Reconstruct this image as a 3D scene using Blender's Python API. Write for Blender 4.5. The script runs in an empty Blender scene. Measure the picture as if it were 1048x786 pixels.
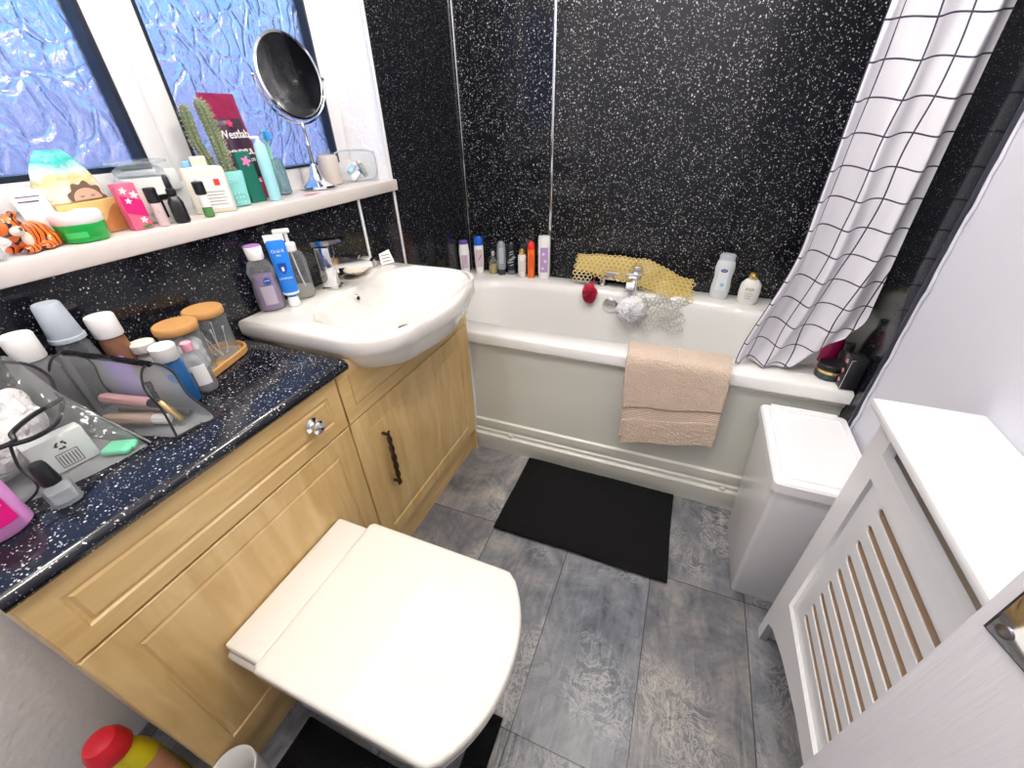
import bpy, bmesh, math, random
from mathutils import Vector, Matrix, noise
random.seed(7)
PI = math.pi
S = bpy.context.scene
C = S.collection

# ------------------------------------------------------------------ camera
CAM = Vector((1.0469, -1.9744, 1.28))
yaw, pitch, roll, FPX = -0.397, -0.5792, -0.0304, 416.39
fw = Vector((math.sin(yaw)*math.cos(pitch), math.cos(yaw)*math.cos(pitch), math.sin(pitch)))
rt = Vector((math.cos(yaw), -math.sin(yaw), 0)); up = rt.cross(fw)
r2 = math.cos(roll)*rt + math.sin(roll)*up; u2 = -math.sin(roll)*rt + math.cos(roll)*up
cd = bpy.data.cameras.new('camera'); cam = bpy.data.objects.new('camera', cd); C.objects.link(cam)
m = Matrix((r2, u2, -fw)).transposed().to_4x4(); m.translation = CAM
cam.matrix_world = m
cd.sensor_width = 36; cd.lens = FPX/1048*36; cd.clip_start = .02
S.camera = cam

# ------------------------------------------------------------------ world, exposure
S.view_settings.view_transform = 'Standard'; S.view_settings.look = 'None'
S.view_settings.gamma = 1; S.view_settings.use_curve_mapping = False
S.view_settings.exposure = 0.42
S.cycles.use_denoising = True
S.cycles.max_bounces = 10; S.cycles.transparent_max_bounces = 16
S.cycles.sample_clamp_indirect = 6; S.cycles.caustics_reflective = False
w = bpy.data.worlds.new('dusk_sky'); S.world = w; w.use_nodes = True
nt = w.node_tree; N = nt.nodes; L = nt.links
bg = N['Background']; tc = N.new('ShaderNodeTexCoord'); sx = N.new('ShaderNodeSeparateXYZ')
cr = N.new('ShaderNodeValToRGB')
L.new(tc.outputs['Generated'], sx.inputs[0]); L.new(sx.outputs[2], cr.inputs[0]); L.new(cr.outputs[0], bg.inputs[0])
e = cr.color_ramp.elements
e[0].position = 0.0; e[0].color = (.17, .17, .36, 1)
e[1].position = .6; e[1].color = (.14, .38, .92, 1)
x = e.new(.07); x.color = (.23, .25, .48, 1)
x = e.new(.16); x.color = (.15, .42, .86, 1)
bg.inputs[1].default_value = 2.0

LAMPS = [((.42, -.86, 2.33), 15), ((1.22, -1.00, 2.33), 23), ((.98, -1.85, 2.33), 16), ((.42, -1.75, 2.33), 14)]  # last lamp is an added fill, brightening the radiator cover, bin and door faces

# ------------------------------------------------------------------ materials
def base_mat(name):
    m = bpy.data.materials.new(name); m.use_nodes = True
    return m, m.node_tree.nodes, m.node_tree.links, m.node_tree.nodes['Principled BSDF']
def mat(name, col, rough=.5, metal=0, trans=0, ior=1.45, coat=0, bump=None, alpha=1, sss=0, sheen=0, vary=0):
    m, N, L, b = base_mat(name)
    b.inputs['Base Color'].default_value = (*col, 1); b.inputs['Roughness'].default_value = rough
    b.inputs['Metallic'].default_value = metal; b.inputs['Transmission Weight'].default_value = trans
    b.inputs['IOR'].default_value = ior; b.inputs['Coat Weight'].default_value = coat
    b.inputs['Alpha'].default_value = alpha; b.inputs['Sheen Weight'].default_value = sheen
    b.inputs['Subsurface Weight'].default_value = sss; b.inputs['Subsurface Scale'].default_value = .01
    tc = N.new('ShaderNodeTexCoord')
    if bump:
        sc, st, dist = bump
        n = N.new('ShaderNodeTexNoise'); n.inputs['Scale'].default_value = sc; n.inputs['Detail'].default_value = 4
        bp = N.new('ShaderNodeBump'); bp.inputs['Strength'].default_value = st; bp.inputs['Distance'].default_value = dist
        L.new(tc.outputs['Object'], n.inputs[0]); L.new(n.outputs[0], bp.inputs['Height']); L.new(bp.outputs[0], b.inputs['Normal'])
    if vary:
        n = N.new('ShaderNodeTexNoise'); n.inputs['Scale'].default_value = 14
        mx = N.new('ShaderNodeMix'); mx.data_type = 'RGBA'
        mx.inputs[6].default_value = (*[c*(1-vary) for c in col], 1); mx.inputs[7].default_value = (*[min(1, c*(1+vary)) for c in col], 1)
        L.new(tc.outputs['Object'], n.inputs[0]); L.new(n.outputs[0], mx.inputs[0]); L.new(mx.outputs[2], b.inputs['Base Color'])
    return m
def film(name, col, op=.25, rough=.05):
    """thin clear plastic: mostly see-through, with gloss"""
    m, N, L, b = base_mat(name)
    k_ = .75 if op <= .13 else 1     # clear sheets keep almost no body colour of their own, only gloss
    b.inputs['Base Color'].default_value = (*[c*k_ for c in col], 1); b.inputs['Roughness'].default_value = rough
    tr = N.new('ShaderNodeBsdfTransparent'); tr.inputs[0].default_value = (*[.6+.4*c for c in col], 1)
    fr = N.new('ShaderNodeLayerWeight'); fr.inputs[0].default_value = .35
    mp = N.new('ShaderNodeMapRange'); mp.inputs[3].default_value = op; mp.inputs[4].default_value = min(1, op+(.55 if op > .13 else .34))
    mx = N.new('ShaderNodeMixShader'); out = N['Material Output']
    n = N.new('ShaderNodeTexNoise'); n.inputs['Scale'].default_value = 30; bp = N.new('ShaderNodeBump'); bp.inputs['Strength'].default_value = .5; bp.inputs['Distance'].default_value = .004
    tc = N.new('ShaderNodeTexCoord'); L.new(tc.outputs['Object'], n.inputs[0]); L.new(n.outputs[0], bp.inputs['Height']); L.new(bp.outputs[0], b.inputs['Normal'])
    L.new(fr.outputs['Fresnel'], mp.inputs[0]); L.new(mp.outputs[0], mx.inputs[0]); L.new(tr.outputs[0], mx.inputs[1]); L.new(b.outputs[0], mx.inputs[2]); L.new(mx.outputs[0], out.inputs[0])
    return m
def sparkle(name, base, dens=1.0, rough=.1, scale=75, bright=.75):
    """black gloss laminate with embedded pale flecks"""
    m, N, L, b = base_mat(name)
    b.inputs['Roughness'].default_value = rough; b.inputs['Specular IOR Level'].default_value = .38
    tc = N.new('ShaderNodeTexCoord'); prev = None
    for k, (s, th) in enumerate(((scale, .27), (scale*1.7, .30), (scale*.6, .10))):
        v = N.new('ShaderNodeTexVoronoi'); v.inputs['Scale'].default_value = s; v.inputs['Randomness'].default_value = 1
        nz = N.new('ShaderNodeVectorMath'); nz.operation = 'MULTIPLY_ADD'; nz.inputs[1].default_value = (1, 1, .8); nz.inputs[2].default_value = (k*3.1, k*1.7, k*.9)
        L.new(tc.outputs['Object'], nz.inputs[0]); L.new(nz.outputs[0], v.inputs['Vector'])
        sp = N.new('ShaderNodeSeparateColor'); L.new(v.outputs['Color'], sp.inputs[0])
        t = N.new('ShaderNodeMath'); t.operation = 'MULTIPLY'; t.inputs[1].default_value = th*dens; L.new(sp.outputs[0], t.inputs[0])
        c = N.new('ShaderNodeMath'); c.operation = 'LESS_THAN'; L.new(v.outputs['Distance'], c.inputs[0]); L.new(t.outputs[0], c.inputs[1])
        bb = N.new('ShaderNodeMath'); bb.operation = 'MULTIPLY'; L.new(c.outputs[0], bb.inputs[0]); L.new(sp.outputs[1], bb.inputs[1])
        if prev:
            a = N.new('ShaderNodeMath'); a.operation = 'MAXIMUM'; L.new(prev.outputs[0], a.inputs[0]); L.new(bb.outputs[0], a.inputs[1]); prev = a
        else: prev = bb
    mx = N.new('ShaderNodeMix'); mx.data_type = 'RGBA'; mx.inputs[6].default_value = (*base, 1); mx.inputs[7].default_value = (bright, bright*.97, bright*.92, 1)
    L.new(prev.outputs[0], mx.inputs[0]); L.new(mx.outputs[2], b.inputs['Base Color'])
    mm = N.new('ShaderNodeMath'); mm.operation = 'MULTIPLY'; mm.inputs[1].default_value = .25; L.new(prev.outputs[0], mm.inputs[0]); L.new(mm.outputs[0], b.inputs['Metallic'])
    return m

M = {}
M['wall_white'] = mat('wall_white', (.63, .63, .69), .75, bump=(45, .3, .003))
M['artex'] = mat('artex', (.90, .89, .90), .8, bump=(60, .5, .006))
M['ceiling_white'] = mat('ceiling_white', (.88, .88, .88), .9)
M['gloss_white'] = mat('gloss_white', (.83, .83, .84), .25, coat=.3)
M['upvc'] = mat('upvc', (.78, .77, .78), .3)
M['ceramic'] = mat('ceramic', (.72, .70, .66), .08, coat=.4)
M['acrylic'] = mat('acrylic', (.78, .77, .75), .12, coat=.3)
M['lid_white'] = mat('lid_white', (.76, .735, .68), .14, coat=.2)
M['bathpanel'] = mat('bathpanel', (.74, .745, .67), .3, coat=.2)
M['chrome'] = mat('chrome', (.82, .83, .85), .07, 1)
M['dark_bronze'] = mat('dark_bronze', (.10, .06, .04), .3, .9)
M['gold'] = mat('gold', (.75, .52, .18), .25, .9)
M['black_plastic'] = mat('black_plastic', (.012, .012, .014), .3)
M['gasket'] = mat('gasket', (.012, .018, .03), .35)
M['sparkle_wall'] = sparkle('sparkle_wall', (.006, .007, .011), 1.1, .12, 112, .60)
M['sparkle_left'] = sparkle('sparkle_left', (.006, .007, .011), 1.0, .12, 165, .42)
M['sparkle_top'] = sparkle('sparkle_top', (.007, .008, .014), 1.05, .13, 140, .8)
M['white_plastic'] = mat('white_plastic', (.82, .81, .79), .35)
M['grey_plastic'] = mat('grey_plastic', (.42, .47, .53), .35)
M['clear'] = film('clear', (.85, .88, .90), .10)
M['clear_soft'] = film('clear_soft', (.88, .90, .91), .06, .06)
M['glass'] = film('glass_thin', (.8, .86, .88), .12, .03)
M['cork'] = mat('cork', (.52, .27, .09), .7, vary=.25)
M['bamboo'] = mat('bamboo', (.55, .30, .10), .45, vary=.15)
M['black_fabric'] = mat('black_fabric', (.009, .009, .010), 1, bump=(300, 1, .02))
M['black_fabric'].node_tree.nodes['Principled BSDF'].inputs['Specular IOR Level'].default_value = .25
M['terry'] = mat('terry', (.80, .62, .48), .95, bump=(210, 1, .012), sheen=.3, vary=.12)
M['terry_band'] = mat('terry_band', (.74, .58, .46), .8)
M['mdf'] = mat('mdf', (.36, .24, .15), .8)
M['mdf_light'] = mat('mdf_light', (.62, .50, .38), .7)
M['door_paint'] = None
def col(name, c, r=.4, **k):
    if name not in M or M[name] is None: M[name] = mat(name, c, r, **k)
    return M[name]

# wood foil on the cabinets
def wood():
    m, N, L, b = base_mat('maple_foil'); b.inputs['Roughness'].default_value = .33
    tc = N.new('ShaderNodeTexCoord'); mp = N.new('ShaderNodeMapping'); mp.inputs['Scale'].default_value = (6, 14, 2.2)
    n = N.new('ShaderNodeTexNoise'); n.inputs['Scale'].default_value = 2.2; n.inputs['Detail'].default_value = 7; n.inputs['Distortion'].default_value = .6
    r = N.new('ShaderNodeValToRGB'); r.color_ramp.elements[0].position = .3; r.color_ramp.elements[1].position = .72
    r.color_ramp.elements[0].color = (.56, .36, .135, 1); r.color_ramp.elements[1].color = (.72, .52, .245, 1)
    L.new(tc.outputs['Object'], mp.inputs[0]); L.new(mp.outputs[0], n.inputs[0]); L.new(n.outputs[0], r.inputs[0]); L.new(r.outputs[0], b.inputs['Base Color'])
    return m
M['wood'] = wood()
def wood_h():
    m = M['wood'].copy(); m.name = 'maple_foil_drawer'
    for n in m.node_tree.nodes:
        if n.type == 'MAPPING': n.inputs['Scale'].default_value = (6, 2.2, 14)
    return m
M['wood_h'] = wood_h()

def slate():
    m, N, L, b = base_mat('slate_vinyl')
    tc = N.new('ShaderNodeTexCoord'); sp = N.new('ShaderNodeSeparateXYZ'); L.new(tc.outputs['Object'], sp.inputs[0])
    def math_(op, a, bv=None, c=None):
        n = N.new('ShaderNodeMath'); n.operation = op
        for i, v in enumerate((a, bv, c)):
            if v is None: continue
            if isinstance(v, (int, float)): n.inputs[i].default_value = v
            else: L.new(v, n.inputs[i])
        return n.outputs[0]
    u = math_('DIVIDE', math_('SUBTRACT', sp.outputs[0], .033), .28); v = math_('DIVIDE', math_('ADD', sp.outputs[1], 1.08), .56)
    fu = math_('FRACT', u); fv = math_('FRACT', v); iu = math_('FLOOR', u); iv = math_('FLOOR', v)
    du = math_('MULTIPLY', math_('MINIMUM', fu, math_('SUBTRACT', 1, fu)), .28)
    dv = math_('MULTIPLY', math_('MINIMUM', fv, math_('SUBTRACT', 1, fv)), .56)
    seam = math_('LESS_THAN', math_('MINIMUM', du, dv), .0014)
    cb = N.new('ShaderNodeCombineXYZ'); L.new(iu, cb.inputs[0]); L.new(iv, cb.inputs[1])
    wn = N.new('ShaderNodeTexWhiteNoise'); L.new(cb.outputs[0], wn.inputs[0])
    sc = N.new('ShaderNodeVectorMath'); sc.operation = 'MULTIPLY_ADD'; sc.inputs[1].default_value = (3, 3, 3)
    L.new(wn.outputs['Color'], sc.inputs[0]); L.new(tc.outputs['Object'], sc.inputs[2])
    n1 = N.new('ShaderNodeTexNoise'); n1.inputs['Scale'].default_value = 5; n1.inputs['Detail'].default_value = 8; n1.inputs['Roughness'].default_value = .65; n1.inputs['Distortion'].default_value = 1.4
    L.new(sc.outputs[0], n1.inputs[0])
    mp = N.new('ShaderNodeMapping'); mp.inputs['Scale'].default_value = (34, 7, 10); mp.inputs['Rotation'].default_value = (0, 0, .12); L.new(sc.outputs[0], mp.inputs[0])
    n2 = N.new('ShaderNodeTexNoise'); n2.inputs['Scale'].default_value = 1; n2.inputs['Detail'].default_value = 6; n2.inputs['Distortion'].default_value = 1.2; L.new(mp.outputs[0], n2.inputs[0])
    n3 = N.new('ShaderNodeTexNoise'); n3.inputs['Scale'].default_value = 13; n3.inputs['Detail'].default_value = 11; n3.inputs['Roughness'].default_value = .78; n3.inputs['Distortion'].default_value = 2.2; L.new(sc.outputs[0], n3.inputs[0])
    bw = math_('ADD', math_('MULTIPLY', n1.outputs[0], .62), math_('ADD', math_('MULTIPLY', n2.outputs[0], .22), math_('MULTIPLY', n3.outputs[0], .26)))
    r1 = N.new('ShaderNodeValToRGB'); r1.color_ramp.elements[0].position = .40; r1.color_ramp.elements[1].position = .70
    r1.color_ramp.elements[0].color = (.062, .072, .095, 1); r1.color_ramp.elements[1].color = (.34, .335, .32, 1); q_ = r1.color_ramp.elements.new(.54); q_.color = (.165, .175, .198, 1); L.new(bw, r1.inputs[0])
    # chalky ridges in patches
    ridge = math_('MAXIMUM', math_('SUBTRACT', 1, math_('MULTIPLY', math_('ABSOLUTE', math_('SUBTRACT', n3.outputs[0], .5)), 26)), 0)
    nm = N.new('ShaderNodeTexNoise'); nm.inputs['Scale'].default_value = 3.3; nm.inputs['Detail'].default_value = 2; L.new(sc.outputs[0], nm.inputs[0])
    mask = math_('MINIMUM', math_('MAXIMUM', math_('MULTIPLY', math_('SUBTRACT', nm.outputs[0], .50), 9), .04), 1)
    streak = math_('MAXIMUM', math_('MULTIPLY', math_('SUBTRACT', n2.outputs[0], .60), 4), 0)
    ve = math_('MINIMUM', math_('MULTIPLY', math_('ADD', math_('MULTIPLY', ridge, .75), streak), mask), .85)
    mx = N.new('ShaderNodeMix'); mx.data_type = 'RGBA'; L.new(ve, mx.inputs[0]); L.new(r1.outputs[0], mx.inputs[6]); mx.inputs[7].default_value = (.58, .57, .54, 1)
    wv = N.new('ShaderNodeMix'); wv.data_type = 'RGBA'; wv.blend_type = 'MULTIPLY'; wv.inputs[0].default_value = 1
    tn = math_('ADD', math_('MULTIPLY', wn.outputs['Value'], .35), .78); cc = N.new('ShaderNodeCombineColor')
    swc = N.new('ShaderNodeSeparateColor'); L.new(wn.outputs['Color'], swc.inputs[0])
    L.new(math_('MULTIPLY', tn, math_('ADD', math_('MULTIPLY', swc.outputs[1], .09), .98)), cc.inputs[0]); L.new(tn, cc.inputs[1]); L.new(math_('MULTIPLY', tn, math_('SUBTRACT', 1.04, math_('MULTIPLY', swc.outputs[1], .09))), cc.inputs[2])
    L.new(mx.outputs[2], wv.inputs[6]); L.new(cc.outputs[0], wv.inputs[7])
    sm = N.new('ShaderNodeMix'); sm.data_type = 'RGBA'; L.new(seam, sm.inputs[0]); L.new(wv.outputs[2], sm.inputs[6]); sm.inputs[7].default_value = (.03, .03, .033, 1)
    L.new(sm.outputs[2], b.inputs['Base Color']); b.inputs['Roughness'].default_value = .36
    bp = N.new('ShaderNodeBump'); bp.inputs['Strength'].default_value = .5; bp.inputs['Distance'].default_value = .006; L.new(n2.outputs[0], bp.inputs['Height']); L.new(bp.outputs[0], b.inputs['Normal'])
    return m
M['slate'] = slate()

def obscured_glass():
    m, N, L, b = base_mat('obscured_glass'); out = N['Material Output']
    tc = N.new('ShaderNodeTexCoord'); mp = N.new('ShaderNodeMapping'); mp.inputs['Scale'].default_value = (1, 1, .7)
    L.new(tc.outputs['Object'], mp.inputs[0])
    nd = N.new('ShaderNodeTexNoise'); nd.inputs['Scale'].default_value = 7; nd.inputs['Detail'].default_value = 2; L.new(mp.outputs[0], nd.inputs[0])
    ad = N.new('ShaderNodeVectorMath'); ad.operation = 'MULTIPLY_ADD'; ad.inputs[1].default_value = (.16, .16, .16); L.new(nd.outputs['Color'], ad.inputs[0]); L.new(mp.outputs[0], ad.inputs[2])
    v = N.new('ShaderNodeTexVoronoi'); v.feature = 'DISTANCE_TO_EDGE'; v.inputs['Scale'].default_value = 21; L.new(ad.outputs[0], v.inputs['Vector'])
    mr = N.new('ShaderNodeMapRange'); mr.inputs[1].default_value = 0; mr.inputs[2].default_value = .16; mr.inputs[3].default_value = 0; mr.inputs[4].default_value = 1; mr.interpolation_type = 'SMOOTHSTEP'; L.new(v.outputs['Distance'], mr.inputs[0])
    n2 = N.new('ShaderNodeTexNoise'); n2.inputs['Scale'].default_value = 30; n2.inputs['Distortion'].default_value = 2.8; n2.inputs['Detail'].default_value = 3; L.new(mp.outputs[0], n2.inputs[0])
    su = N.new('ShaderNodeMath'); su.operation = 'MULTIPLY_ADD'; su.inputs[1].default_value = 1.3; L.new(n2.outputs[0], su.inputs[0]); L.new(mr.outputs[0], su.inputs[2])
    bp = N.new('ShaderNodeBump'); bp.inputs['Strength'].default_value = 1; bp.inputs['Distance'].default_value = .0042; L.new(su.outputs[0], bp.inputs['Height'])
    rf = N.new('ShaderNodeBsdfRefraction'); rf.inputs['IOR'].default_value = 1.25; rf.inputs['Roughness'].default_value = .12; L.new(bp.outputs[0], rf.inputs['Normal'])
    tl = N.new('ShaderNodeBsdfTranslucent'); tl.inputs[0].default_value = (.9, .93, 1, 1); L.new(bp.outputs[0], tl.inputs['Normal'])
    gl = N.new('ShaderNodeBsdfGlossy'); gl.inputs['Roughness'].default_value = .12; L.new(bp.outputs[0], gl.inputs['Normal'])
    m1 = N.new('ShaderNodeMixShader'); m1.inputs[0].default_value = .28; L.new(rf.outputs[0], m1.inputs[1]); L.new(tl.outputs[0], m1.inputs[2])
    m2 = N.new('ShaderNodeMixShader'); m2.inputs[0].default_value = .15; L.new(m1.outputs[0], m2.inputs[1]); L.new(gl.outputs[0], m2.inputs[2])
    L.new(m2.outputs[0], out.inputs[0])
    return m
M['obscured'] = obscured_glass()

def grid_cloth():
    m, N, L, b = base_mat('grid_cloth'); b.inputs['Roughness'].default_value = .6
    uv = N.new('ShaderNodeUVMap'); sp = N.new('ShaderNodeSeparateXYZ'); L.new(uv.outputs[0], sp.inputs[0])
    def line(o):
        a = N.new('ShaderNodeMath'); a.operation = 'DIVIDE'; a.inputs[1].default_value = .068; L.new(o, a.inputs[0])
        f = N.new('ShaderNodeMath'); f.operation = 'FRACT'; L.new(a.outputs[0], f.inputs[0])
        l = N.new('ShaderNodeMath'); l.operation = 'LESS_THAN'; l.inputs[1].default_value = .052; L.new(f.outputs[0], l.inputs[0]); return l
    a, c = line(sp.outputs[0]), line(sp.outputs[1])
    mx = N.new('ShaderNodeMath'); mx.operation = 'MAXIMUM'; L.new(a.outputs[0], mx.inputs[0]); L.new(c.outputs[0], mx.inputs[1])
    mi = N.new('ShaderNodeMix'); mi.data_type = 'RGBA'; mi.inputs[6].default_value = (.80, .79, .84, 1); mi.inputs[7].default_value = (.03, .03, .06, 1)
    L.new(mx.outputs[0], mi.inputs[0]); L.new(mi.outputs[2], b.inputs['Base Color'])
    tl = N.new('ShaderNodeBsdfTranslucent'); L.new(mi.outputs[2], tl.inputs[0]); ms = N.new('ShaderNodeMixShader'); ms.inputs[0].default_value = .2
    L.new(b.outputs[0], ms.inputs[1]); L.new(tl.outputs[0], ms.inputs[2]); L.new(ms.outputs[0], N['Material Output'].inputs[0])
    return m
M['grid'] = grid_cloth()
def door_mat():
    m, N, L, b = base_mat('door_paint'); b.inputs['Base Color'].default_value = (.68, .66, .68, 1); b.inputs['Roughness'].default_value = .35
    tc = N.new('ShaderNodeTexCoord'); mp = N.new('ShaderNodeMapping'); mp.inputs['Scale'].default_value = (90, 90, 5); n = N.new('ShaderNodeTexNoise'); n.inputs['Scale'].default_value = 2; n.inputs['Detail'].default_value = 5
    bp = N.new('ShaderNodeBump'); bp.inputs['Strength'].default_value = .5; bp.inputs['Distance'].default_value = .003
    L.new(tc.outputs['Object'], mp.inputs[0]); L.new(mp.outputs[0], n.inputs[0]); L.new(n.outputs[0], bp.inputs['Height']); L.new(bp.outputs[0], b.inputs['Normal'])
    return m
M['door_paint'] = door_mat()

# ------------------------------------------------------------------ geometry helpers
def link(name, me, parent=None, mats=()):
    o = bpy.data.objects.new(name, me); C.objects.link(o)
    for k in mats: me.materials.append(k)
    if parent: o.parent = parent
    return o
def obj(name, bm, m, parent=None, smooth=True, loc=None, rot=None, angle=40):
    me = bpy.data.meshes.new(name)
    bmesh.ops.recalc_face_normals(bm, faces=bm.faces)
    bm.to_mesh(me); bm.free()
    o = link(name, me, parent, [m] if not isinstance(m, (list, tuple)) else m)
    if smooth:
        for p in me.polygons: p.use_smooth = True
        me.set_sharp_from_angle(angle=math.radians(angle))
    if loc: o.location = loc
    if rot: o.rotation_euler = rot
    return o
def thing(name, label, cat, loc=(0, 0, 0), rotz=0, group=None, rot=None):
    o = bpy.data.objects.new(name, None); C.objects.link(o); o.location = loc
    o.rotation_euler = rot or (0, 0, rotz); o.empty_display_size = .05
    o['label'] = label; o['category'] = cat
    if group: o['group'] = group
    return o
def tag(o, label, cat, group=None):
    o['label'] = label; o['category'] = cat
    if group: o['group'] = group
    return o
def struct(o): o['kind'] = 'structure'; return o
def bx(bm, x0, x1, y0, y1, z0, z1, bev=0, seg=2):
    g = bmesh.ops.create_cube(bm, size=1)
    for v in g['verts']: v.co = Vector((x0+(v.co.x+.5)*(x1-x0), y0+(v.co.y+.5)*(y1-y0), z0+(v.co.z+.5)*(z1-z0)))
    if bev:
        es = list({e for v in g['verts'] for e in v.link_edges})
        bmesh.ops.bevel(bm, geom=es, offset=bev, segments=seg, affect='EDGES', profile=.5)
    return bm
def box(*a, **k): return bx(bmesh.new(), *a, **k)
def loft(bm, rings, cap0=True, cap1=True, closed=True):
    R = [[bm.verts.new(p) for p in r] for r in rings]; n = len(R[0])
    for a, b in zip(R, R[1:]):
        for i in range(n if closed else n-1):
            j = (i+1) % n
            try: bm.faces.new((a[i], a[j], b[j], b[i]))
            except ValueError: pass
    if cap0: bm.faces.new(R[0][::-1])
    if cap1: bm.faces.new(R[-1])
    return bm
def lathe(bm, prof, sx=1, sy=1, seg=32, power=2, cx=0, cy=0):
    """prof: list of (r, z); cross-section is a superellipse"""
    rings = []
    for r, z in prof:
        ring = []
        for i in range(seg):
            t = 2*PI*i/seg; c, s = math.cos(t), math.sin(t)
            k = (abs(c)**power+abs(s)**power)**(-1/power)
            ring.append((cx+r*sx*k*c, cy+r*sy*k*s, z))
        rings.append(ring)
    return loft(bm, rings, prof[0][0] > 0, prof[-1][0] > 0)
def lt(prof, **k): return lathe(bmesh.new(), prof, **k)
def tube(bm, pts, r, seg=8, closed=False, cap=True):
    pts = [Vector(p) for p in pts]; n = len(pts); rings = []
    rr = r if isinstance(r, (list, tuple)) else [r]*n
    prev = None
    for i, p in enumerate(pts):
        if closed: t = pts[(i+1) % n]-pts[i-1]
        else: t = pts[min(i+1, n-1)]-pts[max(i-1, 0)]
        t.normalize()
        if prev is None:
            a = Vector((0, 0, 1)) if abs(t.z) < .9 else Vector((1, 0, 0)); u = t.cross(a).normalized()
        else: u = (prev - t*prev.dot(t)).normalized()
        v = t.cross(u); prev = u
        rings.append([p+rr[i]*(math.cos(2*PI*k/seg)*u+math.sin(2*PI*k/seg)*v) for k in range(seg)])
    if closed: rings.append(rings[0]); return loft(bm, rings, False, False)
    return loft(bm, rings, cap, cap)
def tb(pts, r, **k): return tube(bmesh.new(), pts, r, **k)
def spline(pts, n=8):
    pts = [Vector(p) for p in pts]; P = [pts[0]]+pts+[pts[-1]]; out = []
    for i in range(1, len(P)-2):
        for k in range(n):
            t = k/n; a, b, c, d = P[i-1], P[i], P[i+1], P[i+2]
            out.append(.5*((2*b)+(-a+c)*t+(2*a-5*b+4*c-d)*t*t+(-a+3*b-3*c+d)*t**3))
    out.append(pts[-1]); return out
def arc(cx, cy, r, a0, a1, n=16): return [(cx+r*math.cos(a0+(a1-a0)*i/n), cy+r*math.sin(a0+(a1-a0)*i/n)) for i in range(n+1)]
def prism(bm, poly, z0, z1, f=None):
    f = f or (lambda x, y, z: (x, y, z))
    return loft(bm, [[f(x, y, z0) for x, y in poly], [f(x, y, z1) for x, y in poly]])
def flat(name, outlines, depth, m, parent, mw):
    """2-D filled outlines (with holes) extruded by depth; mw: 4x4 local matrix"""
    cu = bpy.data.curves.new(name, 'CURVE'); cu.dimensions = '2D'; cu.fill_mode = 'BOTH'; cu.extrude = depth/2
    for ol in outlines:
        s = cu.splines.new('POLY'); s.points.add(len(ol)-1)
        for p, q in zip(s.points, ol): p.co = (q[0], q[1], 0, 1)
        s.use_cyclic_u = True
    t = bpy.data.objects.new('t', cu); C.objects.link(t)
    bpy.context.view_layer.update()
    me = bpy.data.meshes.new_from_object(t); bpy.data.objects.remove(t)
    me.transform(mw); me.name = name
    me.materials.clear()
    return link(name, me, parent, [m])
def text(body, size, m, parent, mw, bold=0, name='lettering', align='CENTER'):
    cu = bpy.data.curves.new(name, 'FONT'); cu.body = body; cu.size = size; cu.align_x = align; cu.align_y = 'CENTER'; cu.extrude = .00025; cu.offset = bold; cu.resolution_u = 3
    t = bpy.data.objects.new('t', cu); C.objects.link(t); bpy.context.view_layer.update()
    me = bpy.data.meshes.new_from_object(t); bpy.data.objects.remove(t)
    me.transform(mw); me.name = name; me.materials.clear()
    return link(name, me, parent, [m])
def face_mw(loc, n=(1, 0, 0), spin=0):
    """matrix placing XY artwork on a vertical face whose outward normal is n, upright"""
    n = Vector(n).normalized(); z = Vector((0, 0, 1)); xx = z.cross(n).normalized(); yy = n.cross(xx)
    mm = Matrix((xx, yy, n)).transposed().to_4x4(); mm.translation = loc
    return mm @ Matrix.Rotation(spin, 4, 'Z')
def facecam(x, y):  # rotz so that local -Y looks at the camera
    return math.atan2(CAM.y-y, CAM.x-x)+PI/2
def patch(bm, r, half, z0, z1, sx=1, sy=1, power=2, a=-PI/2, n=12, th=.0006, off=.0004):
    """curved label lying on a lathe body, centred on angle a"""
    rings = []
    for zz, in ((z0,), (z1,)):
        for rr in ((r+off, r+off+th) if zz == z0 else (r+off+th, r+off)):
            ring = []
            for i in range(n+1):
                t = a-half+2*half*i/n; c, s = math.cos(t), math.sin(t); k = (abs(c)**power+abs(s)**power)**(-1/power)
                ring.append((rr*sx*k*c, rr*sy*k*s, zz))
            rings.append(ring)
    R = [[bm.verts.new(p) for p in q] for q in rings]
    for a_, b_ in ((R[0], R[1]), (R[1], R[2]), (R[2], R[3]), (R[3], R[0])):
        for i in range(n): bm.faces.new((a_[i], a_[i+1], b_[i+1], b_[i]))
    bm.faces.new([q[0] for q in R]); bm.faces.new([q[-1] for q in R][::-1])
    return bm
def blob(name, balls, m, parent, vox=.004, smooth=3):
    """organic solid: overlapping ellipsoids fused to one surface"""
    bm = bmesh.new()
    for (c, r) in balls:
        r = r if isinstance(r, (tuple, list)) else (r, r, r)
        bmesh.ops.create_icosphere(bm, subdivisions=3, radius=1, matrix=Matrix.Translation(c) @ Matrix.Diagonal((*r, 1)))
    o = obj(name, bm, m, parent)
    md = o.modifiers.new('remesh', 'REMESH'); md.mode = 'VOXEL'; md.voxel_size = vox; md.use_smooth_shade = True
    sm = o.modifiers.new('smooth', 'SMOOTH'); sm.iterations = smooth; sm.factor = .6
    return o

RIM, DEP = .597, .72          # bath rim height, bath depth from the back wall
SILL = 1.10; TOP = .808; LEDGE = .855
W, YN, H = 1.6, -2.42, 2.34

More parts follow.
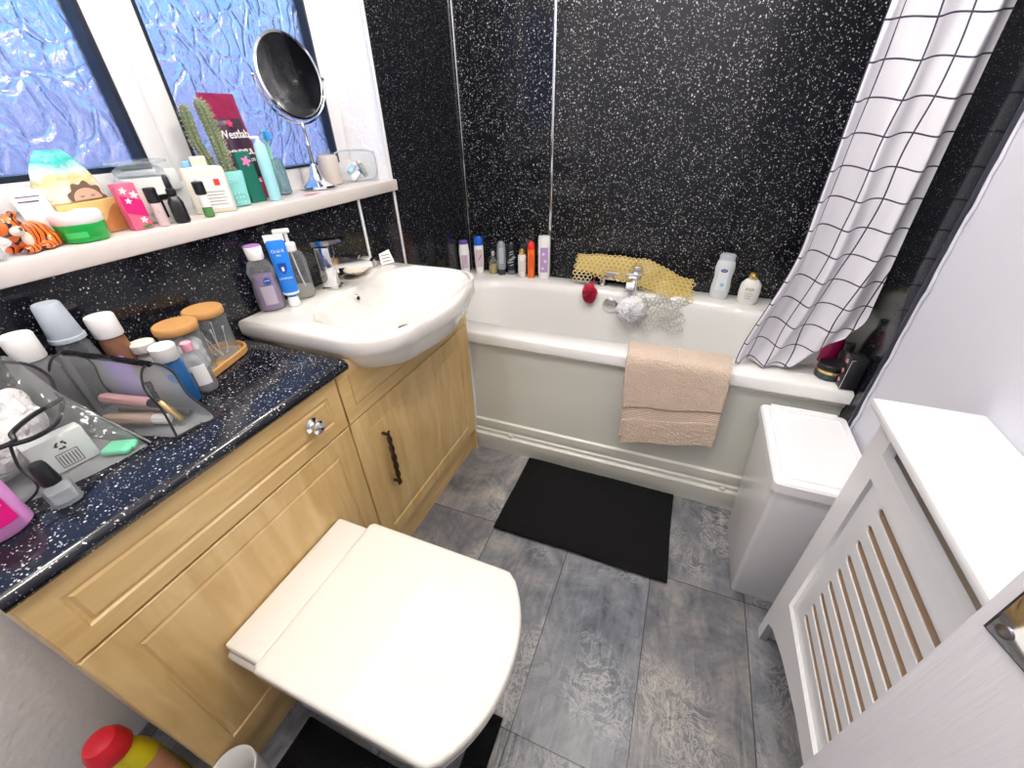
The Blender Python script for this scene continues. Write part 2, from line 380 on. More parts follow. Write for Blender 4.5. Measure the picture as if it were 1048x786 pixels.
# ------------------------------------------------------------------ room shell
struct(obj('floor', box(-.0, W, YN, 0, -.05, 0), M['slate'], smooth=False))
struct(obj('ceiling', box(-.25, W+.1, YN-.1, .1, H, H+.06), M['ceiling_white'], smooth=False))
struct(obj('wall_back', box(-.25, W+.1, 0, .1, -.05, H), M['sparkle_wall'], smooth=False))
b = box(W, W+.1, YN, 0, -.05, H); struct(obj('wall_right', b, M['wall_white'], smooth=False))
struct(obj('wall_front', box(-.25, W+.1, YN-.1, YN, -.05, H), M['wall_white'], smooth=False))
WY0, WY1, WZ0, WZ1 = -2.08, -.575, 1.062, 2.0
b = bmesh.new()
bx(b, -.26, -.006, YN, 0, -.05, WZ0); bx(b, -.26, -.006, YN, 0, WZ1, H)
bx(b, -.26, -.006, YN, WY0, WZ0, WZ1); bx(b, -.26, -.006, WY1, 0, WZ0, WZ1)
struct(obj('wall_left', b, M['artex'], smooth=False))
b = bmesh.new(); bx(b, -.006, 0, WY1, 0, .3, H); bx(b, -.006, 0, -1.950, WY1, .3, WZ0)
struct(obj('wall_cladding', b, M['sparkle_left'], smooth=False))
b = box(W-.008, W, -.765, 0, .5, H); struct(obj('wall_cladding', b, M['sparkle_wall'], smooth=False))
struct(obj('trim_1', box(.438, .450, -.004, 0, RIM-.005, H, bev=.0015), M['chrome']))
struct(obj('trim_2', box(0, .010, -.010, 0, RIM-.005, H, bev=.003), M['chrome']))
struct(obj('trim_3', box(0, .004, -.786, -.777, LEDGE-.07, WZ0), M['upvc']))
struct(obj('trim_4', box(-.005, .005, -.584, -.574, RIM, H, bev=.002), M['upvc']))
struct(obj('trim_5', box(W-.014, W, -.775, -.765, .5, H, bev=.002), col('trim_black', (.03, .035, .05), .3)))
# ragged caulk bead between panel and paint
pts = [(W-.004, -.777+.003*math.sin(i*2.1)+.002*math.sin(i*5.3), .5+i*.03) for i in range(60)]
struct(obj('trim_6', tb(pts, .004, seg=6), M['wall_white']))

# ------------------------------------------------------------------ window
win = bpy.data.objects.new('window_1', None); C.objects.link(win); struct(win)
FX = -.17
b = bmesh.new()
bx(b, FX-.06, FX, WY0, WY1, WZ0, 1.165, bev=.004); bx(b, FX-.06, FX, WY0, WY1, WZ1-.07, WZ1, bev=.004)
bx(b, FX-.058, FX-.0015, WY0+.002, WY0+.06, WZ0+.002, WZ1-.002, bev=.004); bx(b, FX-.058, FX-.0015, -.645, WY1-.002, WZ0+.002, WZ1-.002, bev=.004)
bx(b, FX-.058, FX-.0015, -1.222, -1.158, WZ0+.002, WZ1-.002, bev=.004)
obj('window_frame', b, M['upvc'], win)
b = bmesh.new()   # opening sash round the left pane, standing proud
y0, y1, z0, z1 = WY0+.05, -1.226, 1.15, WZ1-.06
for k_, a in enumerate(((y0, y1, z0, z0+.05), (y0, y1, z1-.05, z1), (y0+.001, y0+.05, z0+.001, z1-.001), (y1-.05, y1-.001, z0+.001, z1-.001))):
    bx(b, FX-.05+.0015*(k_//2), FX+.014-.0015*(k_//2), *a, bev=.006)
obj('sash', b, M['upvc'], win)
def gask(y0, y1, z0, z1, w=.014, xx=FX+.002):
    b = bmesh.new()
    for k_, a in enumerate(((y0, y1, z0, z0+w), (y0, y1, z1-w, z1), (y0, y0+w, z0+w, z1-w), (y1-w, y1, z0+w, z1-w))): bx(b, FX-.04, xx, *a)
    return obj('gasket', b, M['gasket'], win, smooth=False)
gask(y0+.045, y1-.045, z0+.045, z1-.045, .016, FX+.008); gask(-1.163, -.640, 1.16, WZ1-.065, .007)
obj('glass_pane', box(FX-.034, FX-.028, y0+.05, y1-.05, z0+.05, z1-.05), M['obscured'], win, smooth=False)
obj('glass_pane', box(FX-.034, FX-.028, -1.16, -.644, 1.163, WZ1-.068), M['obscured'], win, smooth=False)
o = obj('window_sill', box(FX-.01, .016, WY0+.002, WY1-.002, 1.063, SILL, bev=.004), col('sill_white', (.64, .59, .56), .3), win)
o = obj('window_sill', box(.001, .016, WY1-.01, WY1+.008, 1.063, SILL, bev=.004), M['sill_white'], win)

# ------------------------------------------------------------------ ceiling spotlights
for i, ((lx, ly, lz), pw) in enumerate(LAMPS):
    t = thing('ceiling_spotlight', ['recessed ceiling spotlight over the basin and bath', 'recessed ceiling spotlight over the middle of the floor', 'recessed ceiling spotlight over the front of the toilet', 'ceiling spotlight added as fill light over the cistern unit'][i], 'light', (lx, ly, H), 0, 'recessed ceiling spotlights')
    obj('bezel', lt([(.028, 0), (.045, 0), (.045, -.004), (.040, -.008), (.028, -.005)]), M['chrome'], t)
    em, N_, L_, b_ = base_mat('lamp_glow'); b_.inputs['Emission Color'].default_value = (1, .93, .84, 1); b_.inputs['Emission Strength'].default_value = 12
    obj('bulb', lt([(.0, -.003), (.02, -.003), (.027, -.001), (.027, 0)]), em, t)
    ld = bpy.data.lights.new('spot_beam', 'POINT'); ld.shadow_soft_size = .03; ld.energy = pw; ld.color = (1, .94, .86)
    lo = bpy.data.objects.new('spot_beam', ld); C.objects.link(lo); lo.parent = t; lo.location = (0, 0, -.045)

# ------------------------------------------------------------------ bath
bath = thing('bathtub', 'white bath with moulded front panel along the black speckled wall', 'bath', (0, 0, 0))
def sup(cx, cy, a, c, p, z, n=96):
    out = []
    for i in range(n):
        t = 2*PI*i/n; cc, s = math.cos(t), math.sin(t); k = (abs(cc)**p+abs(s)**p)**(-1/p); out.append((cx+a*k*cc, cy+c*k*s, z))
    return out
def rectring(x0, x1, y0, y1, z, cx, cy, ref):
    out = []
    for (px, py, _) in ref:
        dx, dy = px-cx, py-cy
        t = min(((x1-cx)/dx if dx > 1e-9 else (x0-cx)/dx if dx < -1e-9 else 1e9), ((y1-cy)/dy if dy > 1e-9 else (y0-cy)/dy if dy < -1e-9 else 1e9))
        out.append((cx+dx*t, cy+dy*t, z))
    return out
cx, cy = .76, -.375
ref = sup(cx, cy, .68, .262, 5, 0)
def cornerfix(r, x0, x1, y0, y1):  # snap the nearest sample to each true corner
    for c in ((x0, y0), (x0, y1), (x1, y0), (x1, y1)):
        k = min(range(len(r)), key=lambda i: (r[i][0]-c[0])**2+(r[i][1]-c[1])**2); r[k] = (c[0], c[1], r[k][2])
    return r
rr = lambda e, z: cornerfix(rectring(.003+e, W-.010-e, -DEP+e, -.003-e, z, cx, cy, ref), .003+e, W-.010-e, -DEP+e, -.003-e)
rings = [rr(.012, .552), rr(0, .552), rr(0, RIM-.012), rr(.004, RIM-.003), rr(.012, RIM)]
for (e, z) in ((0, RIM), (.008, RIM-.003), (.018, RIM-.012), (.028, RIM-.04), (.05, RIM-.18), (.07, RIM-.32), (.10, RIM-.40), (.16, RIM-.425)):
    rings.append(sup(cx+e*.3, cy, .68-e*1.25, .262-e*.75, 5-e*9, z))
b = bmesh.new(); loft(b, rings, False, True)
obj('tub', b, M['acrylic'], bath, angle=50)
b = bmesh.new()   # front panel: stepped skirt
prof = [(-.690, .55), (-.700, .545), (-.700, .528), (-.693, .522), (-.693, .165), (-.701, .158), (-.701, .128), (-.697, .124), (-.697, .112), (-.703, .106), (-.703, .092), (-.712, .084), (-.712, .03), (-.708, .02), (-.708, 0), (-.68, 0), (-.68, .55)]
loft(b, [[(xx, y, z) for y, z in prof] for xx in (.30, W-.01)])
obj('front_panel', b, M['bathpanel'], bath, angle=25)
obj('end_trim', box(.325, .334, -.712, -.69, .02, .545, bev=.002), M['white_plastic'], bath)
for xx, zz in ((.50, .10), (1.357, .095)):
    obj('screw_cap', lt([(.010, 0), (.010, .003), (.006, .006), (0, .0065)], seg=16), M['white_plastic'], bath, loc=(xx, -.705, zz), rot=(PI/2, 0, 0))
o = obj('overflow_cover', lt([(.036, 0), (.036, .006), (.030, .010), (.012, .011), (.010, .016), (0, .017)]), M['chrome'], bath, loc=(.79, -.142, .535), rot=(PI/2+.1, 0, 0))

# bath mixer tap at the back
t = thing('bath_mixer_tap', 'chrome bath mixer tap on the back rim under the yellowed ring mat', 'tap', (.80, -.06, RIM))
obj('body', box(-.09, .11, -.022, .022, .035, .075, bev=.006), M['chrome'], t)
for s in (-.07, .085):
    obj('leg', lt([(.024, 0), (.024, .006), (.014, .010), (.014, .04)]), M['chrome'], t, loc=(s, 0, 0))
obj('lever', box(.068, .102, -.034, .010, .076, .112, bev=.005), M['chrome'], t)
obj('diverter_knob', lt([(.012, .075), (.014, .078), (.014, .088), (.010, .091)]), M['chrome'], t, loc=(-.07, 0, 0))
obj('spout', loft(bmesh.new(), [[(.07+a, y, z+c) for a, c in ((-.017, -.009), (.017, -.009), (.017, .009), (-.017, .009))] for y, z in ((-.01, .05), (-.06, .056), (-.10, .050), (-.112, .030))]), M['chrome'], t)

# ------------------------------------------------------------------ fitted furniture
CX, PX = .342, .321
YE, YS, YR = -1.963, -1.378, -.738
def front(name, parent, y0, y1, z0, z1, m, inset=.05):
    b = bmesh.new()
    # raised-and-fielded front built as lofted rectangles
    def rc(i, x): return [(x, y0+i, z0+i), (x, y1-i, z0+i), (x, y1-i, z1-i), (x, y0+i, z1-i)]
    loft(b, [rc(0, CX-.018), rc(0, CX-.002), rc(.002, CX), rc(inset, CX), rc(inset+.003, CX-.004), rc(inset+.007, CX-.004), rc(inset+.012, CX-.0005), rc(inset+.02, CX)])
    return obj(name, b, m, parent, angle=20)
t = thing('toilet_unit', 'pale maple concealed cistern unit behind the toilet', 'cabinet', (0, 0, 0))
obj('carcass', box(.004, CX-.019, YE, YS-.001, .12, .777), M['wood'], t, smooth=False)
front('top_panel', t, YE, YS-.002, .6315, .778, M['wood_h'], .036)
front('lower_panel', t, YE, YS-.002, .121, .6265, M['wood'])
k = obj('flush_knob', lt([(.019, 0), (.019, .004), (.015, .007), (.010, .009), (.012, .014), (.016, .018), (.0165, .024), (.012, .028), (0, .029)]), M['chrome'], t, loc=(CX, -1.478, .706), rot=(0, PI/2, 0))
obj('plinth', box(.2, PX, YE, YS, 0, .119), M['wood_h'], t, smooth=False)
t = thing('basin_unit', 'pale maple vanity cupboard under the basin with a twisted dark handle', 'cabinet', (0, 0, 0))
obj('carcass', box(.004, CX-.019, YS+.001, YR, .12, .70), M['wood'], t, smooth=False)
def notch(y0, y1, z0, z1, hw, dp, cc=-1.035, n=24):   # panel outline cut away round the bowl; artwork X = -y
    o_ = [(-y1, z0), (-y0, z0), (-y0, z1)]
    ys_ = [cc-hw+2*hw*i/n for i in range(n+1)]
    return o_+[(-yy, z1-dp*max(0, 1-abs((yy-cc)/hw)**3)**(1/2.2)) for yy in ys_]+[(-y1, z1)]
def yzm(x_): return Matrix(((0, 0, 1, x_), (-1, 0, 0, 0), (0, 1, 0, 0), (0, 0, 0, 1)))
fp = flat('fixed_panel', [notch(YS+.002, YR, .6315, .795, .252, .082)], .018, M['wood_h'], t, yzm(CX-.009))
flat('routed_line', [[(-YR-.036+.0, .668), (-YS-.038, .668), (-YS-.038, .760), (-YS-.041, .760), (-YS-.041, .671), (-YR-.036, .671)][::-1]], .0008, col('wood_groove', (.42, .28, .12), .5), fp, yzm(CX+.0001))
d = front('door', t, YS+.002, YR, .121, .6265, M['wood'])
hp = []
for i in range(41):
    s = i/40; hp.append((CX+.022+.003*math.sin(s*PI*6), -1.277+.004*math.cos(s*PI*6), .325+s*.21))
b = tb(hp, [.0035+.002*math.sin(PI*i/40) for i in range(41)]); hp2 = [(CX+.022-.003*math.sin(i/40*PI*6), -1.277-.004*math.cos(i/40*PI*6), .325+i/40*.21) for i in range(41)]
tube(b, hp2, [.0035+.002*math.sin(PI*i/40) for i in range(41)])
for zz in (.335, .525): tube(b, [(CX, -1.277, zz), (CX+.024, -1.277, zz)], .005)
obj('handle', b, M['dark_bronze'], d)
obj('plinth', box(.2, PX, YS, YR, 0, .119), M['wood_h'], t, smooth=False)
obj('filler_strip', box(.31, CX-.001, YR+.001, -.722, 0, .795), M['wood'], t, smooth=False)
# worktop
prof = [(.002, .779), (.347, .779), (.356, .783), (.360, .791), (.360, .797), (.356, .804), (.348, TOP), (.002, TOP)]
b = bmesh.new(); loft(b, [[(xx, y, z) for xx, z in prof] for y in (YE-.002, -1.345)])
o = obj('worktop', b, M['sparkle_top']); tag(o, 'black speckled worktop with rounded front edge above the toilet unit', 'worktop')

# ------------------------------------------------------------------ basin
bs = thing('washbasin', 'white semi-recessed washbasin with chrome tap set into the worktop', 'basin', (0, 0, 0))
BY0, BY1, BX = -1.335, -.765, .492
def basin_out(e, z, fx=0, n=24):
    """outline: square back, generous front corners, bowed front"""
    x0, x1, y0, y1 = .003+e, BX-e-fx, BY0+e, BY1-e
    r = .15-e*.5; P = [(x0, y0), ((x0+x1-r)/2, y0)]
    bow = .022
    P += [(x1-bow-r+r*math.sin(a)*1.0, y0+r-r*math.cos(a)) for a in [PI/2*i/12 for i in range(13)]]
    P += [(x1-bow+bow*math.sin(PI*i/10), y0+r+(y1-y0-2*r)*i/10) for i in range(1, 10)]
    P += [(x1-bow-r+r*math.cos(a), y1-r+r*math.sin(a)) for a in [PI/2*i/12 for i in range(13)]]
    P += [((x0+x1-r)/2, y1), (x0, y1)]
    P += [(x0, y1+(y0-y1)*i/12) for i in range(1, 12)]
    return [(px, py, z) for px, py in P]
nb = len(basin_out(0, 0))
icx, icy = .295, -1.03
def inner(a, c, p, z, sh=0):
    out = []
    for (px, py, _) in basin_out(0, 0):
        t = math.atan2((py-icy)/.27, (px-icx)/.2); cc, s = math.cos(t), math.sin(t); k = (abs(cc)**p+abs(s)**p)**(-1/p); out.append((icx+sh+a*k*cc, icy+c*k*s, z))
    return out
b = bmesh.new()
def low(e, z, bowl):  # under-bowl: pull the ring toward the bowl centre
    return [(px*(1-bowl)+(icx+.03)*bowl, py*(1-bowl)+icy*bowl, z) for px, py, _ in basin_out(e, 0)]
rings = [low(.02, .716, .66), low(.02, .719, .42), low(.018, .732, .21), low(.014, .755, .09), low(.010, .785, .03), basin_out(.006, .806), basin_out(0, .816), basin_out(0, .842), basin_out(.003, .851), basin_out(.010, LEDGE),
         inner(.168, .250, 4.2, LEDGE), inner(.163, .245, 4.2, LEDGE-.002), inner(.155, .236, 4.0, LEDGE-.014), inner(.138, .208, 3.4, LEDGE-.06), inner(.105, .16, 2.6, LEDGE-.095), inner(.05, .08, 2.2, LEDGE-.108), inner(.022, .022, 2, LEDGE-.110)]
loft(b, rings, True, True)
obj('bowl', b, M['ceramic'], bs, angle=60)
obj('waste', lt([(.021, 0), (.021, .003), (.012, .006), (0, .006)]), M['chrome'], bs, loc=(icx, icy, LEDGE-.1095))
obj('overflow_ring', lt([(.006, 0), (.0105, 0), (.0105, .0025), (.0085, .004), (.006, .003)]), M['chrome'], bs, loc=(.1475, -1.045, .828), rot=(0, PI/2-.35, 0))
obj('overflow_hole', lt([(.0065, .0), (.0065, .0008)]), M['black_plastic'], bs, loc=(.1490, -1.045, .8285), rot=(0, PI/2-.35, 0))
t = thing('basin_tap', 'square chrome monobloc tap standing on the back ledge of the washbasin', 'tap', (.070, -1.050, LEDGE+.001), math.radians(24))
obj('body', box(-.022, .022, -.021, .021, 0, .122, bev=.003), M['chrome'], t)
b = loft(bmesh.new(), [[(xx, y, z) for y, z in ((-.017, zc-h), (.017, zc-h), (.017, zc+h), (-.017, zc+h))] for xx, zc, h in ((.018, .076, .017), (.07, .078, .014), (.130, .072, .011), (.138, .068, .009))])
obj('spout', b, M['chrome'], t)
b = loft(bmesh.new(), [[(xx, y, z) for y, z in ((-.022, zc-h), (.022, zc-h), (.022, zc+h), (-.022, zc+h))] for xx, zc, h in ((-.024, .132, .007), (.02, .135, .007), (.062, .142, .004))])
obj('lever', b, M['chrome'], t)
obj('base_ring', box(-.026, .026, -.025, .025, 0, .004, bev=.001), M['chrome'], t)

# ------------------------------------------------------------------ toilet
tl = thing('toilet', 'white back-to-wall toilet with closed square-shouldered lid', 'toilet', (.343, -1.665, 0))
def pan(a, d0, d1, z, n=40):   # half width a, from x=d0 to x=d1, round front
    P = [(d0, -a)]
    for i in range(n+1):
        t = -PI/2+PI*i/n; P.append((d1-a*1.05+a*1.05*math.cos(t), a*math.sin(t)))
    P.append((d0, a)); return [(x_, y_, z) for x_, y_ in P]
b = bmesh.new()
loft(b, [pan(.125, 0, .43, 0), pan(.122, 0, .425, .02), pan(.115, 0, .41, .10), pan(.125, 0, .43, .20), pan(.155, 0, .475, .30), pan(.170, 0, .50, .345), pan(.172, 0, .505, .375), pan(.165, 0, .495, .383)])
obj('pan', b, M['ceramic'], tl, angle=60)
def lidshape(e, z, x0=.098, x1=.555, hw=.180, xs=.487):
    P = [(x0+e, -hw+e+.008), (x0+e+.008, -hw+e), (xs-.02, -hw+e)]
    # corners then bowed front
    n = 22; ctrl = []
    for i in range(n+1):
        s = -1+2*i/n; yy = (hw-e)*s
        xx = xs+(x1-xs-e)*(1-abs(s)**2.3)
        ctrl.append((xx, yy))
    P += ctrl[1:-1]; P.insert(3, (xs-.006, -hw+e+.0015)); P.append((xs-.006, hw-e-.0015))
    P += [(xs-.02, hw-e), (x0+e+.008, hw-e), (x0+e, hw-e-.008)]
    return [(x_, y_, z) for x_, y_ in P]
b = bmesh.new(); loft(b, [lidshape(.008, .384), lidshape(.004, .386), lidshape(.004, .396), lidshape(.010, .398)])
obj('seat', b, M['lid_white'], tl, angle=50)
b = bmesh.new(); loft(b, [lidshape(.006, .399), lidshape(0, .402), lidshape(0, .419), lidshape(.002, .424), lidshape(.006, .4265), lidshape(.014, .4275)])
obj('lid', b, M['lid_white'], tl, angle=60)
obj('hinge_cover', box(.002, .096, -.166, .166, .384, .416, bev=.007, seg=3), M['lid_white'], tl)

# pedestal mat
def rug(name, x0, x1, y0, y1, label, seed, rows=60, notch=None):
    b = bmesh.new(); nx, ny = 80, 70
    g = [[None]*(ny+1) for _ in range(nx+1)]
    def wob(xx, yy): return noise.noise((xx*4, yy*4, seed))*.006
    for i in range(nx+1):
        for j in range(ny+1):
            xx = x0+(x1-x0)*i/nx; yy = y0+(y1-y0)*j/ny
            e = min(i, nx-i, j, ny-j); z = .004+.009*min(1, e/2)+.0016*noise.noise((xx*60, yy*60, seed))+.0012*(j % 2)
            g[i][j] = b.verts.new((xx+wob(xx, yy), yy+wob(yy, xx), z))
    for i in range(nx):
        for j in range(ny):
            xm = x0+(x1-x0)*(i+.5)/nx; ym = y0+(y1-y0)*(j+.5)/ny
            if notch and notch[0] < xm < notch[1] and notch[2] < ym < notch[3]: continue
            b.faces.new((g[i][j], g[i+1][j], g[i+1][j+1], g[i][j+1]))
    o = obj(name, b, M['black_fabric']); md = o.modifiers.new('solid', 'SOLIDIFY'); md.thickness = .010; md.offset = -1
    o.location.z = .0075
    return tag(o, label, 'mat')
rug('bath_mat', .592, 1.203, -1.107, -.716, 'black ribbed bath mat on the floor in front of the bath', 1.3)
rug('pedestal_mat', .385, .848, -2.10, -1.625, 'black mat on the floor under the toilet', 4.7, notch=(.3, .79, -1.80, -1.53))

# ------------------------------------------------------------------ towel
tw = thing('towel', 'beige towel hanging over the front rim of the bath', 'towel', (0, 0, 0))
def towel_pt(u, s):
    """u 0..1 across, s metres from inner end; path over the rim"""
    path = [(-.600, .47), (-.618, .56), (-.630, .604), (-.645, .6105), (-.68, .612), (-.718, .611), (-.733, .604), (-.738, .58), (-.742, .40), (-.745, .18)]
    return path
import itertools
path = [Vector((0, a, c)) for a, c in [(-.598, .50), (-.612, .57), (-.628, .604), (-.645, .611), (-.68, .612), (-.715, .611), (-.732, .604), (-.738, .585)]]
def build_towel(v0, v1, m, name, th=.010, flatb=False):
    b = bmesh.new(); nu, nv = 50, 70; grid = []
    for j in range(nv+1):
        row = []
        for i in range(nu+1):
            u = i/nu
            zb = .176+.068*u+.006*math.sin(u*9)          # hem height across
            total = .16+(.585-zb); s = (v0+(v1-v0)*j/nv)*total
            xl = .942+.022*max(0, (s-.16))/(.40); xr = 1.262+.012*max(0, s-.16)/.40
            xx = xl+(xr-xl)*u
            # walk path
            acc = 0; p = None
            for a, c in zip(path, path[1:]):
                l = (c-a).length
                if acc+l >= s: p = a.lerp(c, (s-acc)/l); break
                acc += l
            if p is None: dd = s-acc; p = Vector((0, -.738-.010*min(1, dd/.3), .585-dd))
            d = max(0, s-.16)
            k = 0 if flatb else 1
            wy = -.006*d/.4*(1+math.sin(u*7+1.2))-.002*max(0, d-.25)/.12*math.sin(u*13)
            fz = noise.noise((xx*90, p.z*90, p.y*90))*.0022*k
            row.append(b.verts.new((xx+noise.noise((u*3, s*8, 2))*.004, p.y+wy-fz, p.z+(fz if d <= 0 else 0))))
        grid.append(row)
    for j in range(nv):
        for i in range(nu): b.faces.new((grid[j][i], grid[j][i+1], grid[j+1][i+1], grid[j+1][i]))
    o = obj(name, b, m, tw); md = o.modifiers.new('solid', 'SOLIDIFY'); md.thickness = th; md.offset = 0
    return o
build_towel(0, .728, M['terry'], 'pile')
build_towel(.728, .815, M['terry_band'], 'woven_band', .006, True)
build_towel(.815, 1, M['terry'], 'hem_pile')
# fine ribs on the woven band
md_n = M['terry_band'].node_tree; N = md_n.nodes; L = md_n.links
tc = N.new('ShaderNodeTexCoord'); wv = N.new('ShaderNodeTexWave'); wv.bands_direction = 'Z'; wv.inputs['Scale'].default_value = 45; wv.inputs['Distortion'].default_value = .5
bp = N.new('ShaderNodeBump'); bp.inputs['Strength'].default_value = .8; bp.inputs['Distance'].default_value = .004
L.new(tc.outputs['Object'], wv.inputs[0]); L.new(wv.outputs[0], bp.inputs['Height']); L.new(bp.outputs[0], N['Principled BSDF'].inputs['Normal'])

# ------------------------------------------------------------------ shower curtain
ct = thing('shower_curtain', 'white shower curtain with a black grid pattern bunched at the right end', 'curtain', (0, 0, 0))
b = bmesh.new(); uvl = b.loops.layers.uv.new('UVMap'); nu, nv = 150, 110; G = []; UV = []
ZT, ZB = 2.0, .606
def lerp(a, c, t): return a+(c-a)*t
def sm(t): t = max(0, min(1, t)); return t*t*(3-2*t)
for j in range(nv+1):
    v = j/nv; z = ZB+(ZT-ZB)*v; row = []; uvr = []; acc = 0; last = None
    d = sm((.98-z)/.37)
    x0 = 1.338-.066*sm((1.0-z)/.40)+.012*sm((z-1.3)/.5); x1 = 1.562-.030*sm((.80-z)/.12)-.05*sm((.68-z)/.08)
    for i in range(nu+1):
        u = i/nu
        ph = u*2*PI*2.7+.5+.5*math.sin(z*1.9)+.25*noise.noise((u*2, z*2, 1))
        A = .023+.012*math.sin(u*5+z*1.5)-.008*sm((.8-z)/.2)
        xx = x0+(x1-x0)*(u+.018*math.sin(ph*1+1.2)); yy = -.655-A*math.sin(ph)+.006*noise.noise((u*9, z*6, 3))-.02*d*(u-.5)
        zz = z
        if z < .80: zz = z + .075*sm((.80-z)/.19)*max(0, (u-.62)/.38)**1.4          # right corner lifted
        p = Vector((xx, yy, zz))
        if last is not None: acc += (p-last).length
        last = p; row.append(b.verts.new(p)); uvr.append((acc, zz+.004*math.sin(ph)))
    G.append(row); UV.append(uvr)
for j in range(nv):
    for i in range(nu):
        f = b.faces.new((G[j][i], G[j][i+1], G[j+1][i+1], G[j+1][i]))
        for l, (a, c) in zip(f.loops, ((j, i), (j, i+1), (j+1, i+1), (j+1, i))): l[uvl].uv = UV[a][c]
o = obj('curtain_cloth', b, M['grid'], ct, angle=180)
for k in range(7):
    xx = 1.36+.032*k
    obj('curtain_ring', tb([(xx, -.655+.022*math.cos(a), 2.012+.026*math.sin(a)) for a in [2*PI*q/16 for q in range(16)]], .0018, closed=True, seg=6), M['chrome'], ct)
rl = tb([(.0, -.655, 2.02), (W-.008, -.655, 2.02)], .012, seg=16); tag(obj('curtain_rail', rl, M['chrome']), 'chrome shower curtain rail spanning above the bath', 'rail')

# ------------------------------------------------------------------ laundry bin
lb = thing('laundry_bin', 'white tapered bin with a flat hinged lid beside the bath panel', 'bin', (1.478, -.915, 0))
def rrect(hx, hy, r, z, ox=0, oy=0, n=5):
    P = []
    for sx_, sy_, a0 in ((1, 1, 0), (-1, 1, PI/2), (-1, -1, PI), (1, -1, 3*PI/2)):
        for i in range(n+1):
            a = a0+PI/2*i/n; P.append((ox+sx_*(hx-r)+r*math.cos(a), oy+sy_*(hy-r)+r*math.sin(a), z))
    return P
b = bmesh.new(); loft(b, [rrect(.082, .135, .012, 0), rrect(.084, .137, .012, .006), rrect(.103, .165, .012, .49), rrect(.103, .165, .012, .495)])
obj('body', b, M['gloss_white'], lb)
b = bmesh.new(); loft(b, [rrect(.110, .172, .012, .482), rrect(.112, .175, .014, .485), rrect(.112, .175, .014, .512), rrect(.108, .171, .012, .518), rrect(.094, .150, .008, .519, 0, -.004), rrect(.092, .148, .008, .524, 0, -.004), rrect(.086, .142, .006, .525, 0, -.004), rrect(.084, .140, .006, .522, 0, -.004)])
obj('lid', b, M['gloss_white'], lb, angle=25)
obj('hinge', tb([(-.085, .171, .518), (.085, .171, .518)], .006), M['gloss_white'], lb)

# ------------------------------------------------------------------ radiator cover
rc = thing('radiator_cover', 'white radiator cover with long horizontal slots on the right wall', 'radiator cover', (1.465, -1.150, 0))
# local: face in plane x=0 (front -x), runs toward -y
CL = .88; CT = .822
obj('top_board', box(-.030, W-1.465-.001, -CL, .006, CT-.016, CT, bev=.002), M['gloss_white'], rc)
def yz(x_): return Matrix(((0, 0, 1, x_), (-1, 0, 0, 0), (0, 1, 0, 0), (0, 0, 0, 1)))   # curve (X,Y)->(y=-X, z=Y)
arch_ = [(.030, .085), (.06, .110), (.15, .145), (.28, .175), (.44, .185)]
outer = [(0, 0), (.030, 0)]+arch_+[(CL-a, c) for a, c in arch_[-2::-1]]+[(CL-.030, 0), (CL, 0), (CL, CT-.017), (0, CT-.017)]
hole = [(.062, .235), (CL-.062, .235), (CL-.062, .685), (.062, .685)]
slot = [(.055, .738), (CL-.055, .738), (CL-.055, .803), (.055, .803)]
flat('front_frame', [outer, hole, slot], .018, M['gloss_white'], rc, yz(.009))
flat('top_slot_edge', [[(.055, .722), (CL-.055, .722), (CL-.055, .737), (.055, .737)]], .03, M['mdf_light'], rc, yz(.034))
slots = []
for k in range(9):
    zc = .292+k*.0458; r = .0095; x0_, x1_ = .125, CL-.125
    slots.append(arc(x1_, zc, r, -PI/2, PI/2, 8)+arc(x0_, zc, r, PI/2, 3*PI/2, 8))
po = [(.060, .233), (CL-.060, .233), (CL-.060, .687), (.060, .687)]
flat('slatted_panel', [po]+slots, .003, M['gloss_white'], rc, yz(.0105))
flat('panel_backing', [po]+slots, .014, M['mdf'], rc, yz(.0195))
obj('end_panel', box(.018, W-1.465-.002, -.018, 0, .0, CT-.017), M['gloss_white'], rc, smooth=False)
obj('end_panel', box(.018, W-1.465-.002, -CL, -CL+.018, .0, CT-.017), M['gloss_white'], rc, smooth=False)

# ------------------------------------------------------------------ door (open, at the right of the camera)
ang = math.radians(-18.5); dd = Vector((-math.sin(-ang), 0, 0))
dr = bpy.data.objects.new('door_1', None); C.objects.link(dr); struct(dr)
ex, ey = 1.3, -1.70       # free edge
hd = Vector((.317, -.948, 0))     # edge toward hinge
rot = math.atan2(hd.y, hd.x)
dr.location = (ex, ey, 0); dr.rotation_euler = (0, 0, rot)
# local +x runs to the hinge; local -y is the face seen by the camera
obj('door_leaf', box(0, .715, 0, .036, .012, 1.99, bev=.0015), M['door_paint'], dr)
pl = obj('lock_plate', box(.011, .067, -.003, 0, .964, 1.012, bev=.001), M['chrome'], dr)
obj('plate_edge', box(.0095, .0685, -.0018, 0, .9625, 1.0135), M['black_plastic'], pl)
obj('screw', lt([(.005, 0), (.005, .001), (.003, .0018), (0, .002)], seg=14), col('screw_dark', (.25, .24, .25), .3, metal=1), pl, loc=(.0195, -.003, .974), rot=(PI/2, 0, 0))
obj('screw', lt([(.005, 0), (.005, .001), (.003, .0018), (0, .002)], seg=14), M['screw_dark'], pl, loc=(.047, -.003, .971), rot=(PI/2, 0, 0))
obj('bolt_hole', lt([(.016, 0), (.016, .0012)], seg=20), M['black_plastic'], dr, loc=(.033, 0, 1.026), rot=(PI/2, 0, 0))
obj('bolt', lt([(.011, 0), (.011, .004), (.008, .007), (0, .008)], seg=20), col('cream_metal', (.8, .75, .66), .25, metal=.6), dr, loc=(.041, 0, 1.021), rot=(PI/2, 0, 0))

